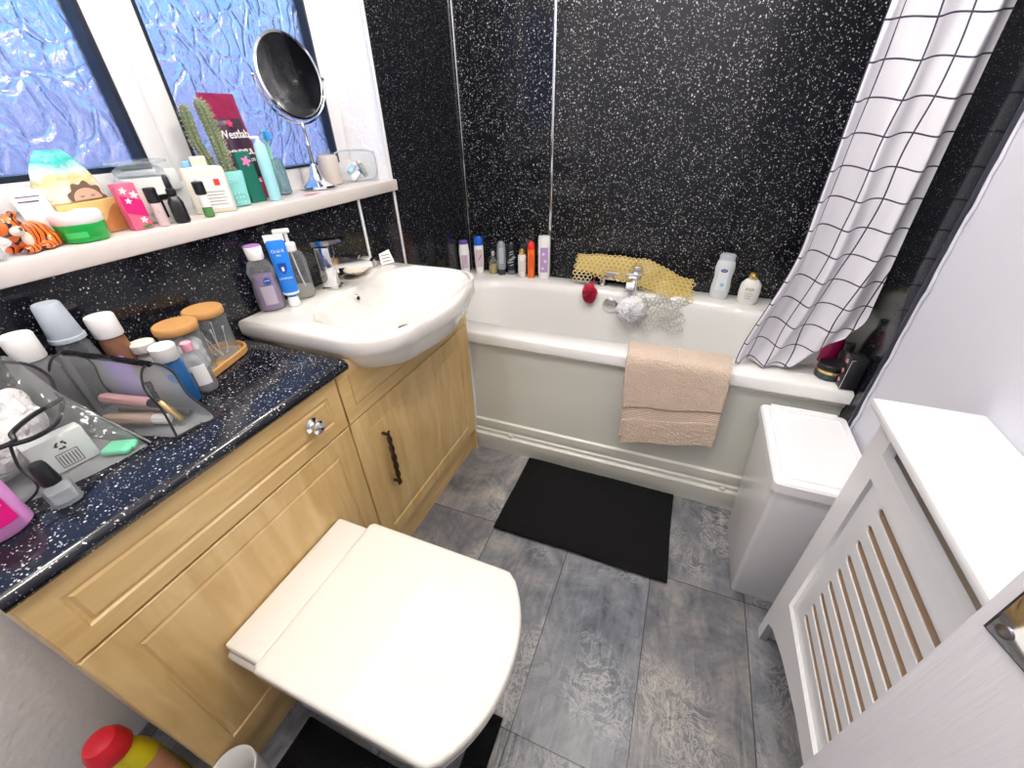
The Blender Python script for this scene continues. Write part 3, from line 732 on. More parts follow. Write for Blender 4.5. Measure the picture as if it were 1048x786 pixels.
# ================================================================== small things
def bottle(name, label, cat, x_, y_, z_, parts, group=None, rz=None, lean=None):
    """parts: list of (part name, profile, material, kwargs)"""
    t = thing(name, label, cat, (x_, y_, z_), facecam(x_, y_) if rz is None else rz, group)
    for p in parts:
        n, prof, m, kw = (*p, {})[:4] if len(p) == 3 else p
        obj(n, lt(prof, **kw), m, t)
    return t
def label_on(t, r, half, z0, z1, m, **k): return obj('label', patch(bmesh.new(), r, half, z0, z1, **k), m, t)
def body(r, h, rs=None, neck=None, nz=None, rb=.004):
    """shouldered bottle profile"""
    rs = rs or .8; neck = neck or r*.45; nz = nz or h
    return [(r-rb, 0), (r, rb), (r, h*rs), (r*.96, h*(rs+.05)), (r*.8, h*(rs+.11)), (neck*1.05, h*.97), (neck, h)]
def cyl(r, z0, z1, e=.002): return [(r-e, z0), (r, z0+e), (r, z1-e), (r-e, z1), (r*.5, z1+.0003)]

# ---- row on the bath rim --------------------------------------------------------
RG = 'toiletry bottles along the bath rim'
z0 = RIM+.001
t = bottle('shampoo_bottle', 'white curvy bottle with a purple cap, leftmost on the bath rim', 'bottle', .030, -.125, z0, [
    ('body', [(.019, 0), (.021, .01), (.024, .06), (.026, .12), (.022, .158)], M['white_plastic'], dict(sy=.62)),
    ('cap', cyl(.021, .158, .176), col('purple_cap', (.10, .06, .30), .35), dict(sy=.62))], RG)
label_on(t, .0245, .7, .04, .11, col('pinkgrey', (.55, .42, .52), .5), sy=.62)
flat('swirl', [[(-.002, .05), (.006, .09), (.010, .11), (.004, .09)]], .001, col('navy', (.02, .03, .15), .4), t, Matrix.Translation((0, -.0175, 0)) @ Matrix.Rotation(PI/2, 4, 'X'))
t = bottle('shampoo_bottle', 'white bottle with a slanted royal blue flip cap next to the corner strip', 'bottle', .080, -.058, z0, [
    ('body', [(.018, 0), (.020, .01), (.023, .06), (.024, .13), (.022, .140)], M['white_plastic'], dict(sy=.65)),
    ('cap', [(.0215, .140), (.0225, .148), (.022, .172), (.016, .182), (.006, .185)], col('royal', (.01, .10, .55), .3), dict(sy=.65))], RG)
label_on(t, .0235, .75, .03, .12, col('rosegrey', (.62, .50, .55), .5), sy=.65)
flat('stripe', [[(-.006, .065), (.012, .092), (.012, .097), (-.006, .072)]], .001, col('darkred', (.30, .02, .05), .4), t, Matrix.Translation((0, -.0165, 0)) @ Matrix.Rotation(PI/2, 4, 'X'))
t = bottle('oil_bottle', 'small clear bottle half full of yellow oil on the bath rim', 'bottle', .155, -.050, z0, [
    ('body', [(.021, 0), (.023, .004), (.023, .055), (.018, .068), (.009, .078), (.009, .084)], M['glass']),
    ('oil', [(.019, .002), (.0215, .005), (.0215, .040)], col('oil_yellow', (.62, .46, .12), .1)),
    ('cap', cyl(.010, .084, .118), M['clear_soft']), ('pump', cyl(.006, .09, .112), M['white_plastic'])], RG)
t = bottle('shower_gel_bottle', 'grey upside-down bottle standing on its dark cap on the bath rim', 'bottle', .207, -.060, z0, [
    ('cap', cyl(.019, 0, .030), col('charcoal_cap', (.03, .03, .04), .3), dict(sy=.75)),
    ('body', [(.020, .030), (.022, .06), (.022, .13), (.019, .158), (.010, .168)], col('steel_grey', (.24, .26, .29), .3), dict(sy=.75))], RG)
label_on(t, .0225, .55, .06, .14, col('silver_lab', (.42, .44, .48), .4), sy=.75)
t = bottle('shower_gel_bottle', 'black bottle with pale slanted lettering between grey and white bottles', 'bottle', .252, -.035, z0, [
    ('cap', cyl(.020, 0, .022), col('slate_cap', (.15, .16, .19), .35), dict(sy=.7)),
    ('body', [(.022, .022), (.0235, .05), (.0235, .125), (.019, .150), (.010, .160)], M['black_plastic'], dict(sy=.7))], RG)
text('LYNX', .019, M['white_plastic'], t, Matrix.Translation((0, -.0172, .078)) @ Matrix.Rotation(PI/2, 4, 'X') @ Matrix.Rotation(.7, 4, 'Z'))
for k, zz in enumerate((.045, .06, .10, .112)): flat('stripe', [[(-.010, 0), (.010, .006), (.010, .009), (-.010, .003)]], .0008, col('mint_grey', (.45, .60, .58), .5), t, Matrix.Translation((0, -.0170, zz)) @ Matrix.Rotation(PI/2, 4, 'X'))
t = bottle('lotion_bottle', 'short white bottle with a round gold cap beside the orange can', 'bottle', .318, -.058, z0, [
    ('body', [(.017, 0), (.020, .004), (.020, .100), (.018, .108), (.012, .112)], M['white_plastic']),
    ('cap', [(.013, .112), (.0155, .118), (.016, .130), (.012, .140), (.004, .143)], M['gold'])], RG)
label_on(t, .020, .6, .03, .085, col('cream_label', (.70, .66, .60), .5))
t = bottle('shaving_foam_can', 'slim orange can with a bright red domed cap on the bath rim', 'can', .366, -.055, z0, [
    ('body', [(.017, 0), (.0185, .003), (.0185, .130), (.017, .140)], col('orange_can', (.85, .16, .02), .3)),
    ('cap', [(.0175, .140), (.0175, .156), (.014, .170), (.006, .176), (0, .177)], col('red_cap', (.75, .03, .02), .3))], RG)
label_on(t, .0185, .55, .05, .12, col('orange_lab', (.75, .10, .02), .4))
t = bottle('conditioner_bottle', 'tall square-shouldered white bottle with a mauve floral label by the steel strip', 'bottle', .432, -.052, z0, [
    ('cap', cyl(.026, 0, .018), M['white_plastic'], dict(sy=.6)),
    ('body', [(.026, .018), (.028, .03), (.029, .19), (.027, .206), (.010, .208)], M['white_plastic'], dict(sy=.6, power=3))], RG)
label_on(t, .0285, .62, .035, .155, col('mauve', (.45, .30, .55), .5), sy=.6, power=3)
for (a, c, r) in ((-.006, .055, .007), (.006, .09, .008), (-.003, .125, .007)):
    obj('flower', lt([(r, 0), (r*.6, .001), (0, .0015)], seg=10), col('pale_mauve', (.75, .62, .80), .5), t, loc=(a, -.0195, c), rot=(PI/2, 0, 0))
# right pair
t = bottle('body_wash_bottle', 'clear-white curved bottle with a grey cap on the bath rim left of the curtain', 'bottle', 1.236, -.070, z0, [
    ('body', [(.030, 0), (.036, .008), (.038, .05), (.034, .09), (.038, .130), (.034, .158), (.028, .166)], col('milky', (.66, .70, .72), .18), dict(sy=.55)),
    ('cap', [(.030, .166), (.030, .184), (.026, .190), (.008, .191)], M['grey_plastic'], dict(sy=.55))], RG)
label_on(t, .0385, .5, .04, .13, col('milky_label', (.80, .83, .85), .4), sy=.55)
flat('emblem', [arc(0, 0, .010, 0, 2*PI, 20)[:-1]], .001, col('nivea_navy', (.01, .05, .30), .4), t, Matrix.Translation((0, -.0222, .125)) @ Matrix.Rotation(PI/2, 4, 'X') @ Matrix.Diagonal((1.4, .7, 1, 1)))
text('NIVEA', .007, M['white_plastic'], t, Matrix.Translation((0, -.0228, .125)) @ Matrix.Rotation(PI/2, 4, 'X'))
flat('blue_bubble', [arc(0, 0, .008, 0, 2*PI, 20)[:-1]], .001, col('paleblue', (.35, .55, .75), .4), t, Matrix.Translation((.004, -.0222, .065)) @ Matrix.Rotation(PI/2, 4, 'X'))
t = bottle('shampoo_bottle', 'squat white bottle with a gold cap on the bath rim touching the curtain', 'bottle', 1.345, -.100, z0, [
    ('body', [(.030, 0), (.037, .010), (.040, .05), (.037, .085), (.024, .102), (.014, .108)], M['white_plastic'], dict(sy=.6)),
    ('cap', [(.016, .108), (.019, .113), (.019, .122), (.012, .130), (.004, .132)], M['gold'])], RG)
text('OGX', .015, M['gold'], t, Matrix.Translation((0, -.0255, .068)) @ Matrix.Rotation(PI/2, 4, 'X'))
for k, zz in enumerate((.030, .040, .050)): text('coconut milk' if k == 2 else 'shampoo', .006, col('grey_text', (.25, .24, .24), .5), t, Matrix.Translation((0, -.0255, zz)) @ Matrix.Rotation(PI/2, 4, 'X'))

# ---- right front corner of the bath --------------------------------------------
t = bottle('hair_spray_bottle', 'magenta bottle with a silver-topped black nozzle behind the curtain hem', 'bottle', 1.545, -.560, z0, [
    ('body', [(.022, 0), (.026, .004), (.026, .075), (.018, .115), (.014, .128)], col('magenta', (.42, .01, .10), .25), dict(sy=.8)),
    ('collar', cyl(.011, .128, .148), M['chrome']), ('nozzle', cyl(.0115, .148, .163), M['black_plastic'])])
t = bottle('hair_mask_jar', 'wide black screw jar with a gold band beside the black box', 'jar', 1.530, -.652, z0, [
    ('body', [(.028, 0), (.034, .004), (.034, .022)], col('dark_teal', (.03, .05, .06), .3)),
    ('band', [(.0345, .022), (.0348, .030)], M['gold']), ('lid', [(.034, .030), (.0345, .031), (.0345, .044), (.032, .047), (.010, .047)], M['black_plastic'])])
t = thing('black_box', 'small black box with pink and silver print at the bath corner', 'box', (1.566, -.698, z0), .06)
obj('carton', box(-.020, .020, -.019, .024, 0, .098, bev=.001), M['black_plastic'], t)
obj('silver_line', box(-.0205, .0205, -.0197, -.0190, .092, .0935), M['chrome'], t)
obj('silver_line', box(-.0205, -.0190, -.0197, -.0190, .002, .0935), M['chrome'], t)
for zz in (.02, .05, .08):
    flat('pink_emblem', [[(.006*math.cos(a)*(1+.3*math.cos(5*a)), .006*math.sin(a)*(1+.3*math.cos(5*a))) for a in [2*PI*q/30 for q in range(30)]]], .0008, col('pink_print', (.65, .25, .32), .4), t, face_mw((-.0206, .004, zz), (-1, 0, 0)))
t = bottle('black_spray_bottle', 'black ribbed bottle at the back of the bath corner against the cladding', 'bottle', 1.566, -.617, z0, [
    ('body', [(.015, 0), (.018, .004), (.018, .065), (.012, .078)], M['black_plastic']), ('cap', cyl(.012, .078, .10), M['black_plastic'])])

# ---- poufs -----------------------------------------------------------------------
def pouf(name, label, c, R, m, n, seed, cord_to, sq=(1, 1, 1)):
    t = thing(name, label, 'bath puff', c); rnd = random.Random(seed); b = bmesh.new()
    for k in range(n):
        d = Vector((rnd.gauss(0, 1), rnd.gauss(0, 1), rnd.gauss(0, 1))).normalized(); a = d.orthogonal().normalized(); a.rotate(Matrix.Rotation(rnd.uniform(0, 6.28), 3, d)); c2 = d.cross(a)
        # ruffle: small wavy fan standing out along d
        r1 = R*rnd.uniform(.68, 1.12); prev = None; W_ = R*rnd.uniform(.35, .6); ph = rnd.uniform(0, 6)
        for i in range(11):
            s = i/10-.5; q = d*(r1*(1-.5*s*s))+a*(W_*s*1.6)+c2*(R*.20*math.sin(s*18+ph)); q0 = d*R*.35+a*(W_*s*.6)
            q = Vector([q[k]*sq[k] for k in range(3)]); q0 = Vector([q0[k]*sq[k] for k in range(3)])
            cur = (b.verts.new(q0), b.verts.new(q))
            if prev: b.faces.new((prev[0], cur[0], cur[1], prev[1]))
            prev = cur
    o = obj('mesh_ruffles', b, m, t); md = o.modifiers.new('solid', 'SOLIDIFY'); md.thickness = .0008
    bb = bmesh.new(); bmesh.ops.create_icosphere(bb, subdivisions=3, radius=R*.55, matrix=Matrix.Diagonal((*sq, 1)))
    obj('core', bb, m, t)
    obj('hanging_cord', tb(spline([(0, 0, R*.5*sq[2]), Vector(cord_to)*.6+Vector((.004, 0, 0)), cord_to]), .002, seg=6), m, t)
    return t
pouf('bath_pouf', 'white mesh bath puff hanging in front of the bath tap', (.888, -.175, .535), .060, mat('puff_white', (.94, .94, .96), .9), 380, 5, (-.003, .10, .115))
pouf('bath_pouf', 'deep red mesh bath puff hanging at the left end of the ring mat', (.690, -.150, .585), .040, mat('puff_red', (.50, .01, .05), .6), 110, 9, (0, .09, .065), (.85, .85, 1.15))

# ---- yellowed ring mat draped over the tap --------------------------------------
rm = thing('ring_bath_mat', 'yellowed see-through plastic mat of linked rings draped over the bath tap', 'bath mat', (0, 0, 0))
def drape(u, v):
    """u: x position .60..1.12, v: 0 top .. 1 bottom"""
    zt = .722+.010*math.sin((u-.6)*9) if u < .9 else lerp(.728, .650, sm((u-.9)/.23))
    zb = lerp(.668, .645, sm((u-.6)/.2)) if u < .78 else lerp(.645, .590, sm((u-.78)/.30))
    yb = -.085-.035*sm((u-.85)/.2)
    yt = -.028-.020*math.sin(max(0, min(1, (u-.6)/.5))*PI)
    s = v**.9
    return Vector((u, lerp(yt, yb, s)-.006*math.sin(u*60+v*3), lerp(zt, zb, v)+.010*math.sin(v*PI)*(1 if u < .95 else .4)))
gold_film = film('yellow_pvc', (.86, .68, .28), .70, .25); clear_ring = film('clear_pvc', (.80, .80, .74), .42, .12)
b = bmesh.new(); nu, nv = 52, 8; g = [[b.verts.new(drape(.60+.522*i/nu, j/nv)) for j in range(nv+1)] for i in range(nu+1)]
for i in range(nu):
    for j in range(nv): b.faces.new((g[i][j], g[i+1][j], g[i+1][j+1], g[i][j+1]))
o = obj('draped_sheet', b, film('yellow_film', (.80, .60, .18), .50, .3), rm)
def ring_at(b, c, n, r, tr):
    a = n.orthogonal().normalized(); c2 = n.cross(a)
    tube(b, [c+r*(math.cos(2*PI*k/12)*a+math.sin(2*PI*k/12)*c2) for k in range(12)], tr, seg=5, closed=True)
b = bmesh.new()
for i in range(25):
    for j in range(6):
        u = .602+.0215*(i+.5*(j % 2)); v = (j+.3)/5.3
        p = drape(u, v); n = (drape(u+.005, v)-p).cross(drape(u, min(1.2, v+.05))-p).normalized()
        ring_at(b, p, n, .0098, .0024)
obj('yellow_rings', b, gold_film, rm)
b = bmesh.new()
for i in range(9):
    for j in range(8):
        u = .93+.0215*(i+.5*(j % 2)); zz = .590-j*.0185-.012*math.sin(i*1.3)
        yy = -.125-.004*j if zz > .56 else -.135-.05*(.56-zz)/.15-.006*math.sin(i+j)
        ring_at(b, Vector((u, min(yy, -.135), zz)), Vector((.2*math.sin(i), -1, .2*math.cos(j*2))), .0095, .002)
obj('hanging_clear_rings', b, clear_ring, rm)
b = bmesh.new()
for i in range(4):
    for j in range(3): ring_at(b, Vector((.60+.021*i+.01*(j % 2), -.090, .655-j*.016)), Vector((.3, -1, .2)), .009, .0022)
obj('hanging_pale_rings', b, film('pale_pvc', (.85, .74, .45), .7, .2), rm)

# ---- on the basin ledge ----------------------------------------------------------
z0 = LEDGE+.001
t = bottle('micellar_bottle', 'clear bottle with lilac liquid and a purple-topped white cap on the basin', 'bottle', .036, -1.243, z0, [
    ('body', [(.030, 0), (.034, .006), (.034, .05), (.030, .08), (.034, .105), (.026, .128), (.016, .136)], M['clear'], dict(sy=.7)),
    ('liquid', [(.026, .003), (.029, .006), (.029, .055), (.025, .08), (.026, .095)], film('lilac_liquid', (.52, .36, .62), .55), dict(sy=.7)),
    ('cap', [(.0185, .136), (.0195, .138), (.0205, .166), (.019, .168)], M['white_plastic']), ('cap_top', cyl(.0185, .168, .171, .001), col('purple_top', (.42, .18, .55), .35))])
flat('emblem', [arc(0, 0, .009, 0, 2*PI, 20)[:-1]], .001, M['nivea_navy'], t, Matrix.Translation((.006, -.0250, .083)) @ Matrix.Rotation(PI/2, 4, 'X') @ Matrix.Diagonal((1, 1, 1, 1)))
text('NIVEA', .0045, M['white_plastic'], t, Matrix.Translation((.006, -.0257, .084)) @ Matrix.Rotation(PI/2, 4, 'X'))
obj('label', patch(bmesh.new(), .0345, .45, .02, .07, sy=.7), film('clear_label', (.75, .68, .80), .45), t)
t = thing('toothpaste_tube', 'blue and white toothpaste tube standing on its cap beside the pump bottle', 'tube', (.072, -1.203, z0), facecam(.072, -1.203)-.1)
obj('cap', lt([(.013, 0), (.015, .002), (.0135, .024), (.012, .026)]), M['white_plastic'], t)
def tubering(hw, hd, z, n=24): return [(hw*math.cos(2*PI*i/n), hd*math.sin(2*PI*i/n), z) for i in range(n)]
b = loft(bmesh.new(), [tubering(.010, .009, .026), tubering(.019, .015, .034), tubering(.021, .012, .10), tubering(.0225, .006, .165), tubering(.023, .0022, .176)])
obj('body', b, col('tooth_blue', (.01, .20, .72), .3), t)
obj('crimp', box(-.0232, .0232, -.0014, .0014, .172, .190), M['white_plastic'], t)
obj('shoulder_stripe', lt([(.0192, .034), (.0205, .040)], sy=.80), M['white_plastic'], t)
sh = [(-.010, .012), (.010, .012), (.010, -.002), (.006, -.012), (0, -.017), (-.006, -.012), (-.010, -.002)]
tm = lambda zz, yy: Matrix.Translation((0, yy, zz)) @ Matrix.Rotation(PI/2, 4, 'X')
flat('shield', [sh], .001, M['nivea_navy'], t, tm(.108, -.0128)); flat('tooth', [[(-.003, .004), (.003, .004), (.003, -.004), (.0015, -.009), (0, -.004), (-.0015, -.009), (-.003, -.004)]], .001, M['white_plastic'], t, tm(.106, -.0136))
text('Oral-B', .0115, M['white_plastic'], t, tm(.150, -.0093)); text('PRO', .006, M['white_plastic'], t, tm(.139, -.0104)); text('COMPLETE', .0066, M['white_plastic'], t, tm(.080, -.0145))
t = bottle('soap_dispenser', 'clear pump soap dispenser with a white nozzle left of the basin tap', 'dispenser', .040, -1.138, z0, [
    ('body', [(.030, 0), (.033, .004), (.033, .10), (.028, .122), (.016, .132)], M['clear'], dict(power=2.6)),
    ('liquid', [(.029, .003), (.030, .006), (.030, .028)], film('soap_liquid', (.80, .78, .70), .35), dict(power=2.6)),
    ('collar', cyl(.017, .130, .152), M['white_plastic']), ('stem', cyl(.005, .150, .180), M['white_plastic'])])
obj('nozzle', box(-.030, .012, -.008, .008, .178, .189, bev=.003), M['white_plastic'], t)
obj('dip_tube', tb([(0, 0, .13), (.006, 0, .06), (.014, 0, .006)], .0022, seg=6), M['white_plastic'], t)
t = thing('soap_dish', 'scallop shell soap dish on the basin ledge beside the tap', 'soap dish', (.062, -.925, z0), .3)
b = bmesh.new(); rings = []
for rr_ in [i/10 for i in range(1, 11)]:
    ring = []
    for k in range(72):
        a = 2*PI*k/72; rib = 1+.07*rr_*abs(math.sin(a*9))
        ring.append((.038*rr_*rib*math.cos(a)*1.0, .055*rr_*rib*math.sin(a), .003+.016*rr_**2.2+.0015*rr_*abs(math.sin(a*9))))
    rings.append(ring)
loft(b, rings, True, False); o = obj('shell', b, col('shell_cream', (.78, .70, .60), .3), t); md = o.modifiers.new('s', 'SOLIDIFY'); md.thickness = .003
obj('foot', lt([(.018, 0), (.016, .004)]), M['shell_cream'], t)
o = obj('soap_bar', box(-.024, .024, -.017, .017, 0, .016, bev=.007, seg=4), col('soap_cream', (.80, .72, .58), .4), loc=(.046, -.845, z0), rot=(0, 0, .5)); tag(o, 'small cream soap bar on the basin ledge behind the shell dish', 'soap')
t = thing('folded_packet', 'small white printed sachet leaning against the cladding at the basin corner', 'packet', (.085, -.795, z0), -.4)
b = loft(bmesh.new(), [[(0, -.026, 0), (0, .026, 0), (.004, .026, 0), (.004, -.026, 0)], [(-.010, -.022, .036), (-.010, .018, .044), (-.007, .018, .044), (-.007, -.022, .036)]])
obj('sachet', b, M['white_plastic'], t, smooth=False)
for k in range(3): obj('printed_line', loft(bmesh.new(), [[(.0045-.0029*s, -.018, s*.01), (.0045-.0029*s, .014, s*.01), (.0049-.0029*s, .014, s*.01), (.0049-.0029*s, -.018, s*.01)] for s in (.8+k, 1.1+k)]), M['grey_text'], t, smooth=False)

# ---- worktop ---------------------------------------------------------------------
z0 = TOP+.001
tr = thing('bamboo_tray', 'small oval bamboo tray under the two cork-lidded jars', 'tray', (.072, -1.473, z0), 0)
def stad(a, r, z, n=12):   # stadium outline along local x
    return [(a+r*math.cos(t_), r*math.sin(t_), z) for t_ in [-PI/2+PI*i/n for i in range(n+1)]]+[(-a+r*math.cos(t_), r*math.sin(t_), z) for t_ in [PI/2+PI*i/n for i in range(n+1)]]
tr.rotation_euler = (0, 0, math.radians(108))
b = loft(bmesh.new(), [stad(.050, .045, 0), stad(.050, .048, .003), stad(.050, .048, .016), stad(.050, .046, .018), stad(.050, .043, .016), stad(.050, .042, .006)])
obj('tray_body', b, M['bamboo'], tr)
def cjar(x_, y_, label):
    t = thing('storage_jar', label, 'jar', (x_, y_, z0+.0065), facecam(x_, y_), 'cork-lidded jars on the bamboo tray')
    obj('jar_glass', lt([(.034, 0), (.038, .004), (.038, .100), (.036, .104)]), M['glass'], t)
    obj('lid', lt([(.039, .104), (.0405, .106), (.0405, .118), (.038, .121), (.02, .121)]), M['cork'], t)
    return t
cjar(.085, -1.512, 'cork-lidded glass jar filled with cotton wool, nearer one on the tray')
cjar(.060, -1.434, 'cork-lidded glass jar of cotton buds nearest the basin')
c = blob('cotton_wool', [((.085+.016*math.cos(a), -1.512+.016*math.sin(a), z0+.0085+.018+h), .0175) for a in (0, 1.6, 3.1, 4.7) for h in (0, .022, .044)], col('cotton', (.88, .88, .88), .9), None, .004, 2); tag(c, 'white cotton wool balls inside the nearer cork-lidded jar', 'cotton wool')
for k, (dx, dy, sx_, sy_) in enumerate(((.0, .0, .018, -.012), (.006, .008, .026, .010), (-.012, .004, -.020, .016), (-.006, -.012, .008, -.026), (.012, -.006, -.018, -.016))):
    x_, y_ = .060, -1.434
    o = obj('cotton_bud', tb([(x_+dx, y_+dy, z0+.010), (x_+dx+.25*sx_, y_+dy+.25*sy_, z0+.020), (x_+sx_, y_+sy_, z0+.07), (x_+sx_*1.1, y_+sy_*1.1, z0+.082)], [.0022, .0011, .0011, .0024], seg=6), M['cotton'])
    tag(o, 'thin white cotton bud leaning inside the jar nearest the basin', 'cotton bud', 'cotton buds in the second jar')
# back row bottles
t = bottle('cleanser_bottle', 'white-capped dark bottle furthest left behind the clear bags', 'bottle', .060, -1.722, z0, [
    ('body', [(.021, 0), (.024, .004), (.024, .125), (.022, .145), (.018, .150)], film('dark_clear', (.25, .24, .26), .6), dict(sy=.85)),
    ('cap', [(.0195, .150), (.0205, .152), (.0215, .192), (.020, .195), (.01, .195)], M['white_plastic'])])
t = bottle('mouthwash_bottle', 'tall clear bottle with a big grey-blue screw cap, back row of the worktop', 'bottle', .050, -1.662, z0, [
    ('body', [(.025, 0), (.028, .005), (.028, .115), (.024, .145), (.018, .158)], M['clear']),
    ('cap', [(.0235, .158), (.0245, .160), (.019, .222), (.017, .225), (.01, .225)], M['grey_plastic']), ('cap_ring', cyl(.0255, .156, .165, .001), M['grey_plastic'])])
t = bottle('toner_bottle', 'brown bottle with a wide white cap behind the wedge pouch', 'bottle', .078, -1.620, z0, [
    ('body', [(.018, 0), (.021, .004), (.021, .130), (.019, .140)], film('amber_clear', (.30, .14, .08), .7)),
    ('cap', [(.0215, .140), (.0225, .142), (.0225, .178), (.021, .181), (.01, .181)], M['white_plastic'])])
t.location = (.056, -1.608, z0)
t = bottle('purple_tube', 'small purple tube standing beside the brown white-capped bottle', 'tube', .100, -1.640, z0, [
    ('body', [(.014, 0), (.016, .003), (.017, .10), (.015, .112), (.008, .113)], col('violet', (.28, .14, .58), .35), dict(sy=.7))])
t = bottle('cream_tub', 'small clear tub with a cream lid between the brown bottle and cork jar', 'tub', .075, -1.577, z0, [
    ('body', [(.018, 0), (.021, .004), (.021, .095)], M['clear']), ('cream', [(.016, .003), (.018, .006), (.018, .085)], col('cream', (.72, .66, .56), .5)),
    ('lid', [(.0195, .095), (.021, .097), (.021, .112), (.019, .114), (.01, .114)], col('cream_lid', (.78, .74, .66), .4))])
t = bottle('cleansing_bottle', 'dark blue tube with a white cap beside the wedge pouch', 'bottle', .168, -1.590, z0, [
    ('body', [(.017, 0), (.020, .004), (.020, .085), (.017, .098)], col('deep_blue', (.02, .12, .33), .3), dict(sy=.75)),
    ('cap', [(.018, .098), (.0205, .101), (.0215, .126), (.019, .129), (.01, .129)], M['white_plastic'])])
t = bottle('travel_bottle', 'small clear bottle with a pink cap nearest the bamboo tray', 'bottle', .158, -1.545, z0, [
    ('body', [(.018, 0), (.021, .004), (.021, .068), (.016, .086), (.009, .092)], M['clear']), ('liquid', [(.017, .003), (.018, .006), (.018, .05)], film('grey_lilac', (.60, .55, .62), .5)),
    ('cap', cyl(.010, .092, .112), col('pink_cap', (.80, .35, .42), .4))])
label_on(t, .0215, .6, .02, .065, M['white_plastic'])

# wedge pouch: triangular prism of clear plastic with black piping
wp = thing('wedge_pouch', 'clear plastic wash pouch with black piping and a zipped top edge', 'pouch', (0, 0, 0))
E0 = [Vector((.262, -1.680, z0+.002)), Vector((.268, -1.612, z0+.002)), Vector((.205, -1.635, .925))]     # near end: base, base, apex
E1 = [Vector((.070, -1.735, z0+.002)), Vector((.085, -1.655, z0+.002)), Vector((.085, -1.690, .955))]     # far end
def tear(E, n=10):   # rounded teardrop outline between the three points
    a, c, p = E; return spline([a, a.lerp(c, .5)+Vector((0, 0, 0)), c, c.lerp(p, .45)+(c-a)*.02, c.lerp(p, .8)+(c-a)*.22, p+(c-a)*.12, p-(c-a)*.20, a.lerp(p, .75)-(c-a)*.30, a.lerp(p, .4)-(c-a)*.10, a], n)[:-1]
R0, R1 = tear(E0), tear(E1); rings = []
for k in range(13):
    s = k/12; rings.append([p.lerp(q, s)+Vector((0, 0, .006*noise.noise((s*5, i*.2, 1)))) + Vector((0, 0, max(0, 0))) for i, (p, q) in enumerate(zip(R0, R1))])
for ring in rings:
    for p in ring: p.z = max(p.z, z0+.001)
obj('clear_body', loft(bmesh.new(), rings), M['clear_soft'], wp)
obj('piping', tb(R0, .0022, closed=True, seg=6), M['black_plastic'], wp); obj('piping', tb(R1, .0022, closed=True, seg=6), M['black_plastic'], wp)
obj('zip', tb([E0[2]+Vector((0, 0, .003)), E0[2].lerp(E1[2], .5)+Vector((0, 0, .004)), E1[2]+Vector((0, 0, .003))], .0055, seg=8), M['black_fabric'], wp)
obj('zip_pull', loft(bmesh.new(), [[(.204, -1.658, .902), (.210, -1.650, .902), (.208, -1.649, .902), (.202, -1.657, .902)], [(.222, -1.664, .872), (.226, -1.657, .872), (.224, -1.656, .872), (.220, -1.663, .872)]]), M['black_fabric'], wp)
# contents
def lying(name, label, cat, a, c, r, m, capm=None, group=None):
    t = thing(name, label, cat, (0, 0, 0), 0, group); a, c = Vector(a), Vector(c); d = c-a
    obj('body', tb([a, a+d*.05, a+d*.72, a+d*.76], [r*.8, r, r, r*.7]), m, t)
    obj('cap', tb([a+d*.76, a+d*.78, a+d*.98, c], [r*.75, r*.85, r*.85, r*.6]), capm or m, t)
lying('makeup_tube', 'pale bronze tube lying in the wedge pouch', 'tube', (.115, -1.705, z0+.022), (.225, -1.660, z0+.020), .012, col('bronze_tube', (.45, .32, .25), .3), M['white_plastic'])
lying('makeup_tube', 'dusky pink tube lying on top inside the wedge pouch', 'tube', (.110, -1.690, z0+.060), (.215, -1.652, z0+.045), .010, col('dusky', (.55, .30, .30), .35), M['black_plastic'])
lying('makeup_brush', 'silver and gold makeup brush upright at the near end of the wedge pouch', 'brush', (.236, -1.648, z0+.010), (.210, -1.660, z0+.070), .006, M['gold'], M['chrome'])
lying('makeup_tube', 'dark stick lying along the back of the wedge pouch', 'tube', (.100, -1.672, z0+.020), (.235, -1.630, z0+.015), .009, col('taupe', (.20, .15, .13), .4), M['black_plastic'])

# big clear bag
bag = thing('clear_bag', 'large clear plastic toiletry bag with black piping and straps at the worktop end', 'bag', (0, 0, 0))
P = [(.055, -1.955, z0+.001), (.050, -1.750, z0+.001), (.232, -1.712, z0+.001), (.226, -1.790, z0+.001), (.16, -1.955, z0+.001), (.06, -1.955, .950), (.075, -1.80, .980), (.105, -1.752, .972), (.135, -1.745, .915), (.150, -1.80, .925), (.17, -1.85, .905), (.17, -1.955, .90)]
b = bmesh.new(); vs = [b.verts.new(p) for p in P]; bmesh.ops.convex_hull(b, input=vs)
bmesh.ops.subdivide_edges(b, edges=b.edges[:], cuts=3, use_grid_fill=True); bmesh.ops.triangulate(b, faces=b.faces)
for v in b.verts: v.co += Vector((0, 0, max(0, v.co.z-z0-.02)*.25*noise.noise(v.co*18)))+Vector((noise.noise(v.co*22)*.006, 0, 0))
o = obj('clear_body', b, M['clear_soft'], bag, angle=60)
obj('piping', tb(spline([(.06, -1.955, .955), (.072, -1.80, .985), (.108, -1.750, .975), (.122, -1.735, .945), (.138, -1.742, .908), (.190, -1.722, .855), (.236, -1.708, z0+.004)]), .0027, seg=6), M['black_plastic'], bag)
obj('piping', tb(spline([(.200, -1.835, .905), (.205, -1.845, .870), (.225, -1.850, .835), (.215, -1.90, z0+.004)]), .002, seg=6), M['black_plastic'], bag)
obj('strap', tb(spline([(.138, -1.742, .908), (.158, -1.785, .912), (.185, -1.822, .912), (.200, -1.835, .905), (.205, -1.90, .92)]), .0038, seg=8), M['black_plastic'], bag)
obj('strap', tb(spline([(.138, -1.742, .905), (.172, -1.775, .890), (.195, -1.810, .895), (.200, -1.835, .903)]), .0038, seg=8), M['black_plastic'], bag)
